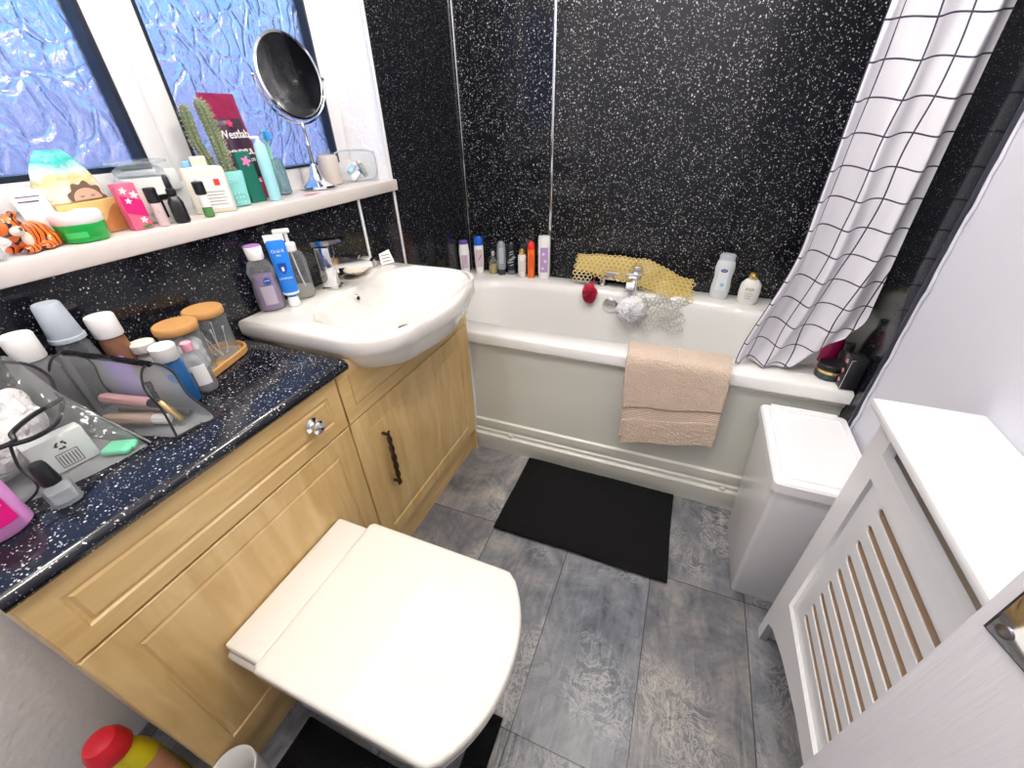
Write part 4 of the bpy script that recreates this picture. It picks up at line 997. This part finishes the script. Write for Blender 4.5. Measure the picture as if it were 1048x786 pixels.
c = blob('cotton_pads_bag', [((.095, -1.80, z0+.075), (.034, .040, .045)), ((.12, -1.84, z0+.06), (.036, .045, .045)), ((.10, -1.89, z0+.07), (.035, .045, .050)), ((.10, -1.83, z0+.115), (.022, .036, .030)), ((.085, -1.78, z0+.105), (.018, .02, .025)), ((.10, -1.85, z0+.03), (.034, .06, .028))], col('crumple_white', (.86, .82, .82), .6, bump=(45, 1, .02)), None, .004, 1); tag(c, 'crumpled white plastic pack inside the large clear bag', 'packet')
t = thing('recycling_carton', 'white carton with a recycling mark inside the large clear bag', 'box', (.165, -1.790, z0+.003), facecam(.165, -1.79)+.1)
obj('carton', box(-.036, .036, -.012, .012, 0, .062, bev=.002), mat('pale_card', (.72, .74, .72), .5), t)
for k in range(3):
    a0 = PI/2+2*PI*k/3; A = [(.0075*math.cos(a0+.25+t_*1.1), .0075*math.sin(a0+.25+t_*1.1)) for t_ in (0, .5, 1)]; B = [(.0045*math.cos(a0+.25+t_*1.1), .0045*math.sin(a0+.25+t_*1.1)) for t_ in (1, .5, 0)]
    tip = [(.0098*math.cos(a0+1.35), .0098*math.sin(a0+1.35)), (.006*math.cos(a0+1.85), .006*math.sin(a0+1.85)), (.0025*math.cos(a0+1.35), .0025*math.sin(a0+1.35))]
    flat('recycling_arrow', [A+tip+B], .0006, M['black_plastic'], t, Matrix.Translation((.002, -.0125, .045)) @ Matrix.Rotation(PI/2, 4, 'X'))
bbx = [(-.012, 0), (.016, 0), (.016, .026), (-.012, .026)]
flat('printed_frame', [bbx, [(a*.93+.0001, c*.93+.001) for a, c in bbx]], .0006, M['black_plastic'], t, Matrix.Translation((0, -.0125, .006)) @ Matrix.Rotation(PI/2, 4, 'X'))
for k in range(6): flat('printed_line', [[(-.009+.004*k, .003), (-.0078+.004*k, .003), (-.0078+.004*k, .022), (-.009+.004*k, .022)]], .0006, M['black_plastic'], t, Matrix.Translation((0, -.0125, .006)) @ Matrix.Rotation(PI/2, 4, 'X'))
t = thing('green_compact', 'mint green flat case in the near corner of the large clear bag', 'case', (.205, -1.738, z0+.003), .5)
obj('shell', box(-.022, .022, -.016, .016, 0, .012, bev=.005, seg=3), col('mint', (.18, .72, .42), .3), t); obj('clasp', box(.020, .025, -.004, .004, .003, .009, bev=.001), M['mint'], t)

# nail varnish and remover
t = bottle('nail_varnish_bottle', 'small clear nail varnish bottle with a black cap at the worktop edge', 'bottle', .250, -1.838, z0, [
    ('glass', [(.015, 0), (.018, .003), (.018, .030), (.013, .037), (.009, .039)], M['glass'], dict(power=3.5)),
    ('varnish', [(.012, .005), (.0145, .007), (.0145, .026)], film('clear_varnish', (.85, .85, .88), .3), dict(power=3.5)),
    ('cap', [(.0115, .039), (.012, .041), (.0095, .072), (.008, .076), (.003, .0765)], M['black_plastic'])])
text('CLEAR', .0075, M['grey_text'], t, Matrix.Translation((0, -.0186, .018)) @ Matrix.Rotation(PI/2, 4, 'X'))
t = bottle('nail_varnish_remover', 'pink bottle with a magenta label cut off by the frame edge', 'bottle', .232, -1.905, z0, [
    ('body', [(.029, 0), (.034, .005), (.034, .095), (.026, .125), (.014, .140)], col('lilac_pink', (.72, .30, .66), .25), dict(sy=.8)),
    ('cap', cyl(.015, .140, .168), M['white_plastic'])])
obj('label', patch(bmesh.new(), .0345, .62, .022, .088, sy=.8), col('hotpink', (.72, .01, .22), .4), t)
flat('printed_line', [[(-.010, 0), (.012, 0), (.012, .008), (-.010, .008)]], .001, M['white_plastic'], t, Matrix.Translation((.004, -.0285, .052)) @ Matrix.Rotation(PI/2, 4, 'X'))

# ---- window sill -----------------------------------------------------------------
z0 = SILL+.001
# tiger figurine
tg = thing('tiger_figurine', 'orange striped ceramic tiger lying at the left end of the sill', 'figurine', (-.040, -1.598, z0), math.radians(120))
tg.scale = (.86, .86, .92)
tm_, N, L, bsd = base_mat('tiger_glaze'); bsd.inputs['Roughness'].default_value = .15; bsd.inputs['Coat Weight'].default_value = .5
tc = N.new('ShaderNodeTexCoord'); wv = N.new('ShaderNodeTexWave'); wv.wave_type = 'BANDS'; wv.bands_direction = 'X'; wv.inputs['Scale'].default_value = 26; wv.inputs['Distortion'].default_value = 7; wv.inputs['Detail'].default_value = 1.2; wv.inputs['Detail Scale'].default_value = 1.2
L.new(tc.outputs['Object'], wv.inputs[0]); cr_ = N.new('ShaderNodeValToRGB'); cr_.color_ramp.interpolation = 'EASE'
cr_.color_ramp.elements[0].position = .12; cr_.color_ramp.elements[0].color = (.015, .01, .01, 1); cr_.color_ramp.elements[1].position = .24; cr_.color_ramp.elements[1].color = (.85, .16, .02, 1)
L.new(wv.outputs[0], cr_.inputs[0]); L.new(cr_.outputs[0], bsd.inputs['Base Color'])
# local x runs along the body (towards the green pot), head at -x
bd = blob('body', [((.018, 0, .026), (.034, .024, .026)), ((-.010, 0, .030), (.024, .022, .026)), ((-.034, -.004, .050), (.024, .023, .022)), ((-.024, -.004, .036), (.018, .018, .018)), ((-.030, .016, .070), .007), ((-.030, -.022, .070), .007),
    ((-.026, -.018, .008), (.020, .009, .008)), ((-.026, .016, .008), (.020, .009, .008)), ((.028, -.020, .014), (.020, .012, .015)), ((.028, .018, .014), (.020, .012, .015)), ((.008, -.026, .007), (.018, .008, .007)), ((.05, .004, .012), (.014, .007, .007)), ((.044, .016, .010), (.012, .007, .006))], tm_, tg, .0025, 2)
cream = col('tiger_cream', (.85, .72, .60), .15)
blob('muzzle', [((-.040, -.021, .043), (.013, .010, .010)), ((-.026, -.019, .026), (.010, .008, .014))], cream, tg, .002, 2)
for dx in (-.050, -.030):
    bb = bmesh.new(); bmesh.ops.create_icosphere(bb, subdivisions=2, radius=.0034, matrix=Matrix.Translation((dx, -.0255, .055))); obj('eye', bb, M['black_plastic'], tg)
bb = bmesh.new(); bmesh.ops.create_icosphere(bb, subdivisions=2, radius=.0032, matrix=Matrix.Translation((-.041, -.031, .046))); obj('nose', bb, col('nose_dark', (.12, .05, .05), .3), tg)

t = bottle('glass_tealight', 'clear glass block holder at the far left sill corner', 'candle holder', -.012, -1.665, z0, [('glass', [(.010, 0), (.016, .002), (.016, .040), (.014, .044)], M['glass'], dict(power=4)), ('wax', cyl(.009, .004, .02), M['white_plastic'])])
t = bottle('balm_pot', 'bright green pot with a white screw lid in front of the printed carton', 'pot', -.035, -1.520, z0, [
    ('body', [(.032, 0), (.035, .003), (.039, .032)], col('green_pot', (.01, .40, .06), .25)),
    ('lid', [(.0375, .032), (.039, .034), (.0395, .047), (.037, .052), (.028, .053), (.024, .0505)], M['white_plastic'])])
text('BODY', .007, col('dark_green', (.01, .20, .03), .4), t, Matrix.Translation((.014, -.0372, .012)) @ Matrix.Rotation(PI/2, 4, 'X'))
obj('label', patch(bmesh.new(), .0372, .45, .010, .020, a=-PI/2-.35), col('green_label', (.05, .50, .12), .4), t)
# carton with orange waves + pouch on it
t = thing('printed_carton', 'tan box with brown wave print behind the green pot', 'box', (-.090, -1.482, z0), math.radians(4))
obj('carton', box(-.030, .030, -.052, .052, 0, .062, bev=.002), col('tan_card', (.66, .42, .16), .5), t)
wv_ = [(-.050, .002)]+[(-.050+.10*i/24, .034+.018*math.sin(i/24*7+1)) for i in range(25)]+[(.050, .002)]
flat('wave_print', [wv_], .0008, col('brown_card', (.48, .19, .06), .5), t, face_mw((.0305, 0, 0), (1, 0, 0)))
t = thing('printed_pouch', 'crinkled teal and clear pouch printed with a face, standing on the tan box', 'pouch', (-.088, -1.484, z0+.063), math.radians(4))
rings = []
for k in range(9):
    s = k/8; z_ = .088*s; hw = .056*(1-.62*s**2.4); hd_ = .022*(1-s*.7)
    rings.append([(hd_*math.cos(a)*(1+.15*noise.noise((a*2, s*4, 1))), hw*math.sin(a)*(1+.10*noise.noise((a*1.5, s*5, 4))), z_) for a in [2*PI*i/40 for i in range(40)]])
pm, N, L, bsd = base_mat('pouch_print'); bsd.inputs['Roughness'].default_value = .12
tc = N.new('ShaderNodeTexCoord'); sp = N.new('ShaderNodeSeparateXYZ'); L.new(tc.outputs['Object'], sp.inputs[0]); n_ = N.new('ShaderNodeTexNoise'); n_.inputs['Scale'].default_value = 40; L.new(tc.outputs['Object'], n_.inputs[0])
ma = N.new('ShaderNodeMath'); ma.operation = 'MULTIPLY_ADD'; ma.inputs[1].default_value = .035; L.new(n_.outputs[0], ma.inputs[0]); L.new(sp.outputs[2], ma.inputs[2])
cr_ = N.new('ShaderNodeValToRGB'); L.new(ma.outputs[0], cr_.inputs[0]); mrr = N.new('ShaderNodeMapRange'); mrr.inputs[1].default_value = .01; mrr.inputs[2].default_value = .115; L.new(ma.outputs[0], mrr.inputs[0]); L.new(mrr.outputs[0], cr_.inputs[0])
e = cr_.color_ramp.elements; e[0].color = (.62, .60, .45, 1); e[0].position = .0; e[1].color = (.02, .36, .45, 1); e[1].position = 1
for p_, c_ in ((.30, (.75, .72, .60, 1)), (.45, (.60, .58, .25, 1)), (.58, (.55, .68, .68, 1)), (.72, (.05, .50, .48, 1)), (.85, (.20, .65, .62, 1))): q = e.new(p_); q.color = c_
L.new(cr_.outputs[0], bsd.inputs['Base Color']); bp = N.new('ShaderNodeBump'); bp.inputs['Distance'].default_value = .006; L.new(n_.outputs[0], bp.inputs['Height']); L.new(bp.outputs[0], bsd.inputs['Normal'])
obj('pouch_body', loft(bmesh.new(), rings), pm, t)
flat('face_print', [[(.024*math.cos(a), .020*math.sin(a)) for a in [PI*i/20 for i in range(21)]]], .001, col('skin_print', (.62, .40, .28), .5), t, face_mw((.0235, .012, .002), (1, 0, 0)))
hair = [( .031*math.cos(a)*(1+.08*math.cos(9*a)), .031*math.sin(a)*(1+.10*math.cos(9*a))) for a in [PI*i/40 for i in range(41)]]
flat('hair_print', [hair], .0006, col('hair_print', (.16, .10, .07), .6), t, face_mw((.0230, .012, .001), (1, 0, 0)))
for s in (-.009, .009): flat('eye_print', [[(s+.004*math.cos(a), .006+.0018*math.sin(a)) for a in [2*PI*i/12 for i in range(12)]]], .0012, M['grey_text'], t, face_mw((.0238, .012, .002), (1, 0, 0)))
t = thing('sample_sachet', 'white printed sachet propped behind the tiger figurine', 'sachet', (-.055, -1.560, z0+.052), math.radians(-12))
obj('sachet', loft(bmesh.new(), [[(.004, -.020, -.05), (.004, .024, -.052), (.006, .024, -.052), (.006, -.020, -.05)], [(0, -.022, 0), (0, .024, -.008), (.003, .024, -.008), (.003, -.022, 0)], [(-.008, -.026, .050), (-.008, .018, .040), (-.005, .018, .040), (-.005, -.026, .050)]]), M['white_plastic'], t, smooth=False)
for k in range(3): obj('printed_line', box(.0, .0008, -.018, .014-.004*k, 0, .0016), M['navy'], t, loc=(.0004-.0012*k+.0, 0, .030-.008*k), rot=(0, -.15, 0))
# pink floral carton
t = thing('floral_carton', 'slim pink box with white blossom print beside the tan box', 'box', (-.034, -1.422, z0), math.radians(-4))
obj('carton', box(-.012, .012, -.018, .018, 0, .088, bev=.0015), col('rose_card', (.72, .12, .22), .45), t)
flat('pink_band', [[(-.018, .035), (.018, .022), (.018, .055), (-.018, .068)]], .0006, col('hot_band', (.60, .01, .16), .45), t, face_mw((.0123, 0, 0)))
for a, c, r in ((-.008, .075, .007), (.008, .066, .008), (-.006, .056, .006), (.006, .018, .007)):
    flat('blossom', [[(a+r*math.cos(q)*(.75+.25*math.cos(5*q)), c+r*math.sin(q)*(.75+.25*math.cos(5*q))) for q in [2*PI*i/40 for i in range(40)]]], .0006, col('blossom', (.85, .72, .74), .5), t, face_mw((.0128, 0, 0)))
flat('leaf_print', [[(-.006, .006), (.012, .009), (.016, .005), (.004, .002)]], .0006, M['dark_green'], t, face_mw((.0129, 0, 0)))
# big cream jar with glass lid
t = bottle('glass_lidded_jar', 'wide cream jar with a flat clear glass lid on the sill', 'jar', -.104, -1.340, z0, [
    ('body', [(.046, 0), (.050, .004), (.050, .086), (.048, .090)], film('milky_glass', (.78, .78, .76), .72), dict(power=3)),
    ('filling', [(.044, .004), (.046, .006), (.046, .060)], col('pale_fill', (.66, .64, .60), .6), dict(power=3)),
    ('lid', [(.040, .090), (.046, .094), (.046, .104), (.040, .108), (.034, .112), (.056, .116), (.058, .119), (.056, .122), (.01, .123)], M['glass'])])
obj('label', patch(bmesh.new(), .0505, .35, .02, .07, power=3), M['cream_label'], t)
# nail polish with black cap
t = bottle('lip_gloss_tube', 'pale pink gloss tube with a black cap in front of the glass-lidded jar', 'tube', -.015, -1.386, z0, [
    ('body', [(.009, 0), (.0105, .002), (.0105, .046)], col('pale_pink', (.72, .58, .58), .2)), ('cap', cyl(.0115, .046, .076), M['black_plastic'])])
text('L', .008, M['grey_text'], t, Matrix.Translation((0, -.0110, .030)) @ Matrix.Rotation(PI/2, 4, 'X'))
t = thing('perfume_carton', 'small white box with a black open frame behind the black dropper', 'box', (-.040, -1.352, z0), math.radians(-4))
obj('carton', box(-.010, .010, -.018, .018, 0, .062, bev=.001), M['white_plastic'], t)
fo = [(-.022, .0), (.006, .0), (.006, .056), (-.022, .056)]
flat('black_frame', [[(-.018, .012), (-.008, .012), (-.008, .048), (.014, .048), (.014, .058), (-.018, .058)]], .001, M['black_plastic'], t, face_mw((.0106, 0, 0)))
obj('cream_side', box(.0095, .0106, .006, .018, .002, .05), M['cream_label'], t)
t = bottle('dropper_bottle', 'matt black serum bottle with a tall black dropper at the sill edge', 'bottle', -.010, -1.348, z0, [
    ('body', [(.012, 0), (.0145, .003), (.0145, .042), (.010, .052), (.007, .055)], M['black_plastic'], dict(power=3)),
    ('collar', cyl(.009, .055, .070), M['black_plastic']), ('dropper_bulb', [(.006, .070), (.0065, .074), (.0055, .092), (.003, .096), (0, .0965)], M['black_plastic'])])
t = bottle('concealer_tube', 'slim tube with a black cap and green leafy base at the sill edge', 'tube', -.008, -1.286, z0, [
    ('base', cyl(.0105, 0, .022), col('leafy_green', (.08, .22, .06), .4)), ('body', [(.0105, .022), (.0105, .048)], M['white_plastic']), ('cap', cyl(.0115, .048, .076), M['black_plastic'])])
# flat cream bottle with label
t = thing('face_lotion_bottle', 'flat cream bottle with a white label and small red square on the sill', 'bottle', (-.055, -1.232, z0), math.radians(-38))
obj('body', loft(bmesh.new(), [rrect(.017, .042, .008, 0), rrect(.019, .044, .009, .004), rrect(.019, .044, .009, .094), rrect(.017, .041, .008, .099), rrect(.012, .03, .008, .101)]), col('cream_bottle', (.72, .68, .58), .4), t)
obj('cap', loft(bmesh.new(), [rrect(.011, .016, .004, .101), rrect(.011, .016, .004, .120), rrect(.009, .014, .004, .122)]), M['cream_bottle'], t)
obj('blue_seal', box(-.010, .010, -.034, -.018, .101, .113, bev=.002), col('sky_blue', (.20, .50, .85), .3), t)
obj('label', box(.019, .0197, -.030, .040, .010, .080), M['white_plastic'], t, smooth=False)
obj('red_square', box(.0195, .0203, .016, .028, .060, .074), col('red_sq', (.75, .04, .03), .5), t, smooth=False)
text('The Ritual', .009, M['grey_text'], t, face_mw((.0201, -.020, .058), (1, 0, 0), PI/2))
for k in range(5): obj('printed_line', box(.0195, .0201, -.012, .032-.003*(k % 2), .046-.007*k, .0475-.007*k), M['grey_text'], t, smooth=False)
# cactus pot
t = thing('cactus_pot', 'turquoise square pot holding two tall spiny cactus stems', 'potted cactus', (-.088, -1.158, z0), math.radians(-20))
obj('pot', loft(bmesh.new(), [rrect(.030, .030, .010, 0), rrect(.034, .034, .012, .004), rrect(.038, .038, .012, .080), rrect(.037, .037, .012, .083), rrect(.034, .034, .010, .081), rrect(.033, .033, .010, .068)]), col('turquoise', (.22, .58, .56), .35), t)
obj('soil', lt([(.030, .066), (.015, .070), (0, .071)], power=4), col('soil', (.06, .04, .03), .9), t)
for k in range(5):
    for q in range(3): obj('pot_dimple', lt([(.0022, 0), (.0015, .0006), (0, .0006)], seg=8), col('pale_turq', (.45, .78, .76), .4), t, loc=(.0365+.0004*q, -.018+.009*k, .012+.010*q), rot=(0, PI/2, 0))
text('LOVE', .014, M['pale_turq'], t, face_mw((.0385, .004, .062)))
def cactus(pts, r, seed):
    ctr = spline(pts, 8); b = bmesh.new(); n = len(ctr); rings = []
    for i, p in enumerate(ctr):
        s = i/(n-1); rr_ = r*(1 if s < .85 else math.sqrt(max(.03, 1-((s-.85)/.16)**2)))
        rings.append([p+Vector(((rr_*(1+.16*math.cos(9*a)))*math.cos(a), rr_*(1+.16*math.cos(9*a))*math.sin(a), 0)) for a in [2*PI*q/54 for q in range(54)]])
    o = obj('cactus_stem', loft(b, rings), col('cactus_green', (.13, .17, .09), .7), t)
    rnd = random.Random(seed); b = bmesh.new()
    for i in range(2, n):
        for k in range(9):
            a = 2*PI*k/9; p = ctr[i]; s = i/(n-1); rr_ = r*1.14*(1 if s < .85 else math.sqrt(max(.03, 1-((s-.85)/.16)**2)))
            base = p+Vector((rr_*math.cos(a), rr_*math.sin(a), rnd.uniform(-.002, .002)))
            for q in range(5):
                d = Vector((math.cos(a+rnd.uniform(-.9, .9)), math.sin(a+rnd.uniform(-.9, .9)), rnd.uniform(-.5, .9))).normalized()*rnd.uniform(.006, .012)
                e1 = d.orthogonal().normalized()*.0004; v = [b.verts.new(base+e1), b.verts.new(base-e1), b.verts.new(base+e1.cross(d).normalized()*.0004), b.verts.new(base+d)]
                for f in ((0, 1, 3), (1, 2, 3), (2, 0, 3)): b.faces.new([v[j] for j in f])
    o = obj('spines', b, col('spine', (.66, .60, .46), .6), o, smooth=False); o['kind'] = 'stuff'
cactus([(-.008, -.010, .066), (-.010, -.020, .110), (-.012, -.030, .155), (-.012, -.028, .225)], .0105, 1)
cactus([(.006, .012, .066), (.005, .012, .120), (.003, .010, .175), (.002, .004, .235)], .0130, 2)
# westlab pouch
t = thing('bath_salts_pouch', 'tall maroon foil pouch of bath salts leaning on the window frame', 'pouch', (-.132, -1.052, z0), math.radians(4))
rings = []
for k in range(15):
    s = k/14; th = .018*(1-s)**.7+.0016; lean = -.022*s; hw = .056+.003*math.sin(s*6)
    rings.append([(lean+th*math.copysign(abs(math.cos(a))**.6, math.cos(a)), hw*math.copysign(abs(math.sin(a))**.35, math.sin(a)), 0.252*s) for a in [2*PI*i/40+.001 for i in range(40)]])
obj('foil_pouch', loft(bmesh.new(), rings), mat('maroon_foil', (.22, .015, .06), .28, bump=(30, .6, .01)), t)
def pf(z_, off=0): s = z_/0.252; return Matrix.Translation((-.022*s+.018*(1-s)**.7+.0030+off, 0, z_)) @ Matrix.Rotation(-(.10+.11), 4, 'Y') @ face_mw((0, 0, 0))
b_ = bmesh.new()
for k in range(10):
    s0 = .25+.5*k/9
dk = [[(-.022*s+.018*(1-s)**.7+.0022, y_, 0.252*s) for y_ in (-.040, .040)] for s in [.22+.56*k/9 for k in range(10)]]
bb = bmesh.new(); vv = [[bb.verts.new(p) for p in r_] for r_ in dk]
for a_, c_ in zip(vv, vv[1:]): bb.faces.new((a_[0], a_[1], c_[1], c_[0]))
o = obj('dark_panel', bb, col('aubergine', (.035, .012, .035), .35), t); md = o.modifiers.new('s', 'SOLIDIFY'); md.thickness = .0006
text('Westlab', .028, M['white_plastic'], t, pf(.160), .0003); text('MINDFUL', .019, M['white_plastic'], t, pf(.118), .0004); text('BATHING SALTS', .0095, M['white_plastic'], t, pf(.098), .0002)
flat('flower_emblem', [[(.010*math.cos(q)*(.7+.3*math.cos(6*q)), .010*math.sin(q)*(.7+.3*math.cos(6*q))) for q in [2*PI*i/60 for i in range(60)]]], .0008, col('emblem_red', (.80, .06, .15), .4), t, pf(.186))
text('PURE MINERAL', .006, M['red_sq'], t, pf(.085)); text('BATHING\nSALTS', .012, M['white_plastic'], t, pf(.040), .0003)
# green box, electric toothbrush, tumbler
t = thing('green_carton', 'dark green box with a pink flower print leaning beside the maroon pouch', 'box', (-.080, -1.088, z0), math.radians(-10))
obj('carton', loft(bmesh.new(), [[(a-.0, c, 0) for a, c in ((-.008, -.020), (.008, -.020), (.008, .020), (-.008, .020))], [(a-.004, c-.006, .122) for a, c in ((-.007, -.020), (.007, -.020), (.007, .020), (-.007, .020))]]), col('bottle_green', (.01, .13, .09), .35), t, smooth=False)
flat('pink_flower', [[(.013*math.cos(q)*(.75+.25*math.cos(5*q)), .013*math.sin(q)*(.75+.25*math.cos(5*q))) for q in [2*PI*i/50 for i in range(50)]]], .001, col('flower_pink', (.75, .18, .40), .45), t, Matrix.Translation((.0052, -.002, .100)) @ Matrix.Rotation(-.04, 4, 'Y') @ face_mw((0, 0, 0)))
t = thing('turquoise_tube', 'pale turquoise upright tube with a slim spout nozzle on the sill', 'tube', (-.048, -1.058, z0), facecam(-.048, -1.058))
obj('body', loft(bmesh.new(), [tubering(.014, .013, .0), tubering(.0155, .0145, .004), tubering(.0165, .013, .095), tubering(.014, .011, .135), tubering(.006, .006, .145)]), col('pale_aqua', (.35, .68, .74), .3), t)
obj('nozzle', box(-.018, .005, -.004, .004, .150, .156, bev=.0015), M['white_plastic'], t); obj('stem', lt([(.0045, .142), (.0045, .152)]), M['white_plastic'], t)
t = bottle('blue_tumbler', 'smoky blue glass tumbler holding a toothbrush on the sill', 'tumbler', -.125, -.965, z0, [
    ('glass', [(.026, 0), (.030, .004), (.029, .06), (.025, .095), (.023, .0955), (.026, .06), (.027, .008), (.005, .007)], film('blue_glass', (.35, .55, .62), .28))])
t = thing('toothbrush', 'toothbrush with blue bristles and green handle standing in the blue tumbler', 'toothbrush', (-.125, -.965, z0+.0085))
obj('handle', tb(spline([(.008, 0, 0), (.0, .000, .05), (-.004, .004, .10), (-.004, .004, .135)]), [.004]*25), col('handle_green', (.25, .65, .35), .3), t)
obj('brush_head', box(-.008, -.001, -.002, .009, .132, .158, bev=.002), M['handle_green'], t); obj('bristles', box(-.001, .010, -.003, .010, .134, .157, bev=.001), col('bristle_blue', (.03, .30, .75), .6), t)
# mirror
mx_, my_ = -.100, -.838
t = thing('vanity_mirror', 'round chrome vanity mirror on a stand on the window sill', 'mirror', (mx_, my_, z0))
obj('base', lt([(.054, 0), (.057, .003), (.056, .009), (.048, .014), (.030, .022), (.020, .034), (.014, .050), (.010, .066), (.007, .072)]), M['chrome'], t)
obj('stem', lt([(.006, .066), (.006, .12), (.008, .125), (.006, .13), (.0055, .168), (.009, .174), (.006, .186)]), M['chrome'], t)
Rm, zc = .103, .295
nrm = Vector((1, -.12, .10)).normalized(); ax = Vector((0, 0, 1)).cross(nrm).normalized(); upv = nrm.cross(ax)
obj('yoke', tb([Vector((0, 0, zc))+(Rm+.012)*(math.cos(a)*ax+math.sin(a)*Vector((0, 0, 1))) for a in [PI+PI*i/30 for i in range(31)]], .0035), M['chrome'], t)
for s in (-1, 1): obj('pivot_knob', tb([Vector((0, 0, zc))+s*ax*(Rm), Vector((0, 0, zc))+s*ax*(Rm+.014), Vector((0, 0, zc))+s*ax*(Rm+.020)], [.005, .006, .003]), M['chrome'], t)
mm = Matrix((ax, upv, nrm)).transposed().to_4x4(); mm.translation = (0, 0, zc)
def mobj(n, prof, m): o = obj(n, lt(prof, seg=64), m, t); o.matrix_local = mm; return o
mobj('frame', [(Rm-.006, .005), (Rm-.003, .0065), (Rm+.003, .005), (Rm+.0045, 0), (Rm+.003, -.005), (Rm-.006, -.006)], M['chrome'])
mobj('mirror_glass', [(0, -.0055), (Rm-.004, -.0055), (Rm-.004, .0045), (0, .0045)], mat('silvering', (.9, .9, .92), .0, 1))
# beige cup + pouch
t = bottle('beige_cup', 'plain beige cylindrical pot behind the mirror stand', 'pot', -.125, -.745, z0, [
    ('body', [(.030, 0), (.034, .004), (.033, .082), (.030, .088), (.015, .090)], mat('stone_beige', (.52, .46, .42), .6)), ('lid', [(.014, .090), (.016, .092), (.014, .108), (.006, .110)], M['clear_soft'])])
t = thing('clear_pouch', 'small clear zip pouch of toiletries at the right end of the sill', 'pouch', (-.085, -.658, z0), math.radians(-42))
rings = []
for k in range(9):
    s = k/8; rings.append([(.030*math.cos(a)*(1-.6*s), (.072+.004*math.sin(s*PI))*math.copysign(abs(math.sin(a))**.6, math.sin(a)), .098*s-.006*s*math.sin(a)**2) for a in [2*PI*i/32 for i in range(32)]])
obj('clear_body', loft(bmesh.new(), rings), M['clear_soft'], t)
obj('piping', tb([(.012, y_, z_) for y_, z_ in [(.072*math.copysign(abs(math.cos(a))**.5, math.cos(a)), .052+.048*math.copysign(abs(math.sin(a))**.5, math.sin(a))) for a in [2*PI*i/40 for i in range(40)]]], .002, closed=True, seg=6), M['grey_plastic'], t)
lying('mini_tube', 'small white tube inside the clear pouch on the sill', 'tube', (-.072, -.700, z0+.014), (-.085, -.640, z0+.030), .010, M['white_plastic'], M['royal'])
lying('mini_tube', 'grey-green mini tube inside the clear pouch on the sill', 'tube', (-.070, -.628, z0+.014), (-.082, -.650, z0+.070), .009, col('sage', (.35, .42, .34), .4), M['white_plastic'])
lying('mini_tube', 'pale blue mini tube inside the clear pouch on the sill', 'tube', (-.082, -.702, z0+.032), (-.088, -.655, z0+.055), .009, M['paleblue'], M['white_plastic'])
# bank card-like paper by mirror
o = obj('paper_scrap', loft(bmesh.new(), [[(-.030, -.975, z0), (-.010, -.965, z0), (-.018, -.915, z0), (-.034, -.925, z0)], [(-.030, -.975, z0+.001), (-.010, -.965, z0+.001), (-.018, -.915, z0+.001), (-.034, -.925, z0+.001)]]), col('dull_red', (.55, .25, .22), .5), smooth=False); tag(o, 'thin flat reddish paper scrap lying in front of the mirror base', 'paper')

# ---- floor corner by the camera ---------------------------------------------------
t = thing('cleaner_bottle', 'yellow toilet cleaner bottle with a red cap on the floor in the near corner', 'bottle', (.165, -2.012, .001), .3)
obj('body', loft(bmesh.new(), [[(.046*a_*math.cos(q), .032*a_*math.sin(q)+dy_, z_) for q in [2*PI*i/32 for i in range(32)]] for a_, z_, dy_ in ((.9, 0, 0), (1, .006, 0), (1, .12, 0), (.97, .17, 0), (.80, .205, -.004), (.60, .225, -.010), (.52, .232, -.014))]), col('cleaner_yellow', (.82, .72, .02), .3), t)
obj('cap', loft(bmesh.new(), [[(.035*a_*math.cos(q), .035*a_*math.sin(q)-.010, z_) for q in [2*PI*i/28 for i in range(28)]] for a_, z_ in ((.95, .230), (1, .234), (.95, .262), (.72, .280), (.3, .286))]), col('cleaner_red', (.75, .02, .04), .3), t)
obj('label', patch(bmesh.new(), .046, .8, .05, .165, sy=.70, a=-.2), col('floral_label', (.62, .32, .20), .5, vary=.5), t)
t = bottle('toilet_brush_pot', 'white round open brush pot on the floor by the plinth', 'pot', .390, -1.955, .001, [
    ('pot', [(.036, 0), (.040, .004), (.045, .170), (.043, .172), (.040, .168), (.037, .010), (.005, .008)], M['white_plastic'])])
obj('brush_stem', tb([(0, 0, .01), (0, .0, .13)], .006), M['white_plastic'], t)

# prints and labels belong to the body or carton that carries them
PRINT = ('lettering', 'label', 'printed_', 'emblem', 'blossom', 'stripe', 'swirl', 'shield', 'tooth', 'pink_', 'silver_line', 'flower', 'leaf_print', 'wave_print', 'red_square', 'black_frame', 'recycling_arrow', 'pot_dimple', 'blue_bubble', 'dark_panel', 'face_print', 'hair_print', 'eye_print', 'eye', 'nose', 'cap_ring', 'crimp', 'bristles', 'cream_side')
for t in [o for o in S.objects if o.type == 'EMPTY' and o.get('category')]:
    kids = list(t.children)
    host = next((k for n in ('body', 'carton', 'foil_pouch', 'pouch_body', 'sachet', 'pot', 'glass', 'brush_head') for k in kids if k.name.split('.')[0] == n), None)
    if not host: continue
    for k in kids:
        if k is not host and k.name.split('.')[0].startswith(PRINT) and host.matrix_basis == Matrix.Identity(4): k.parent = host
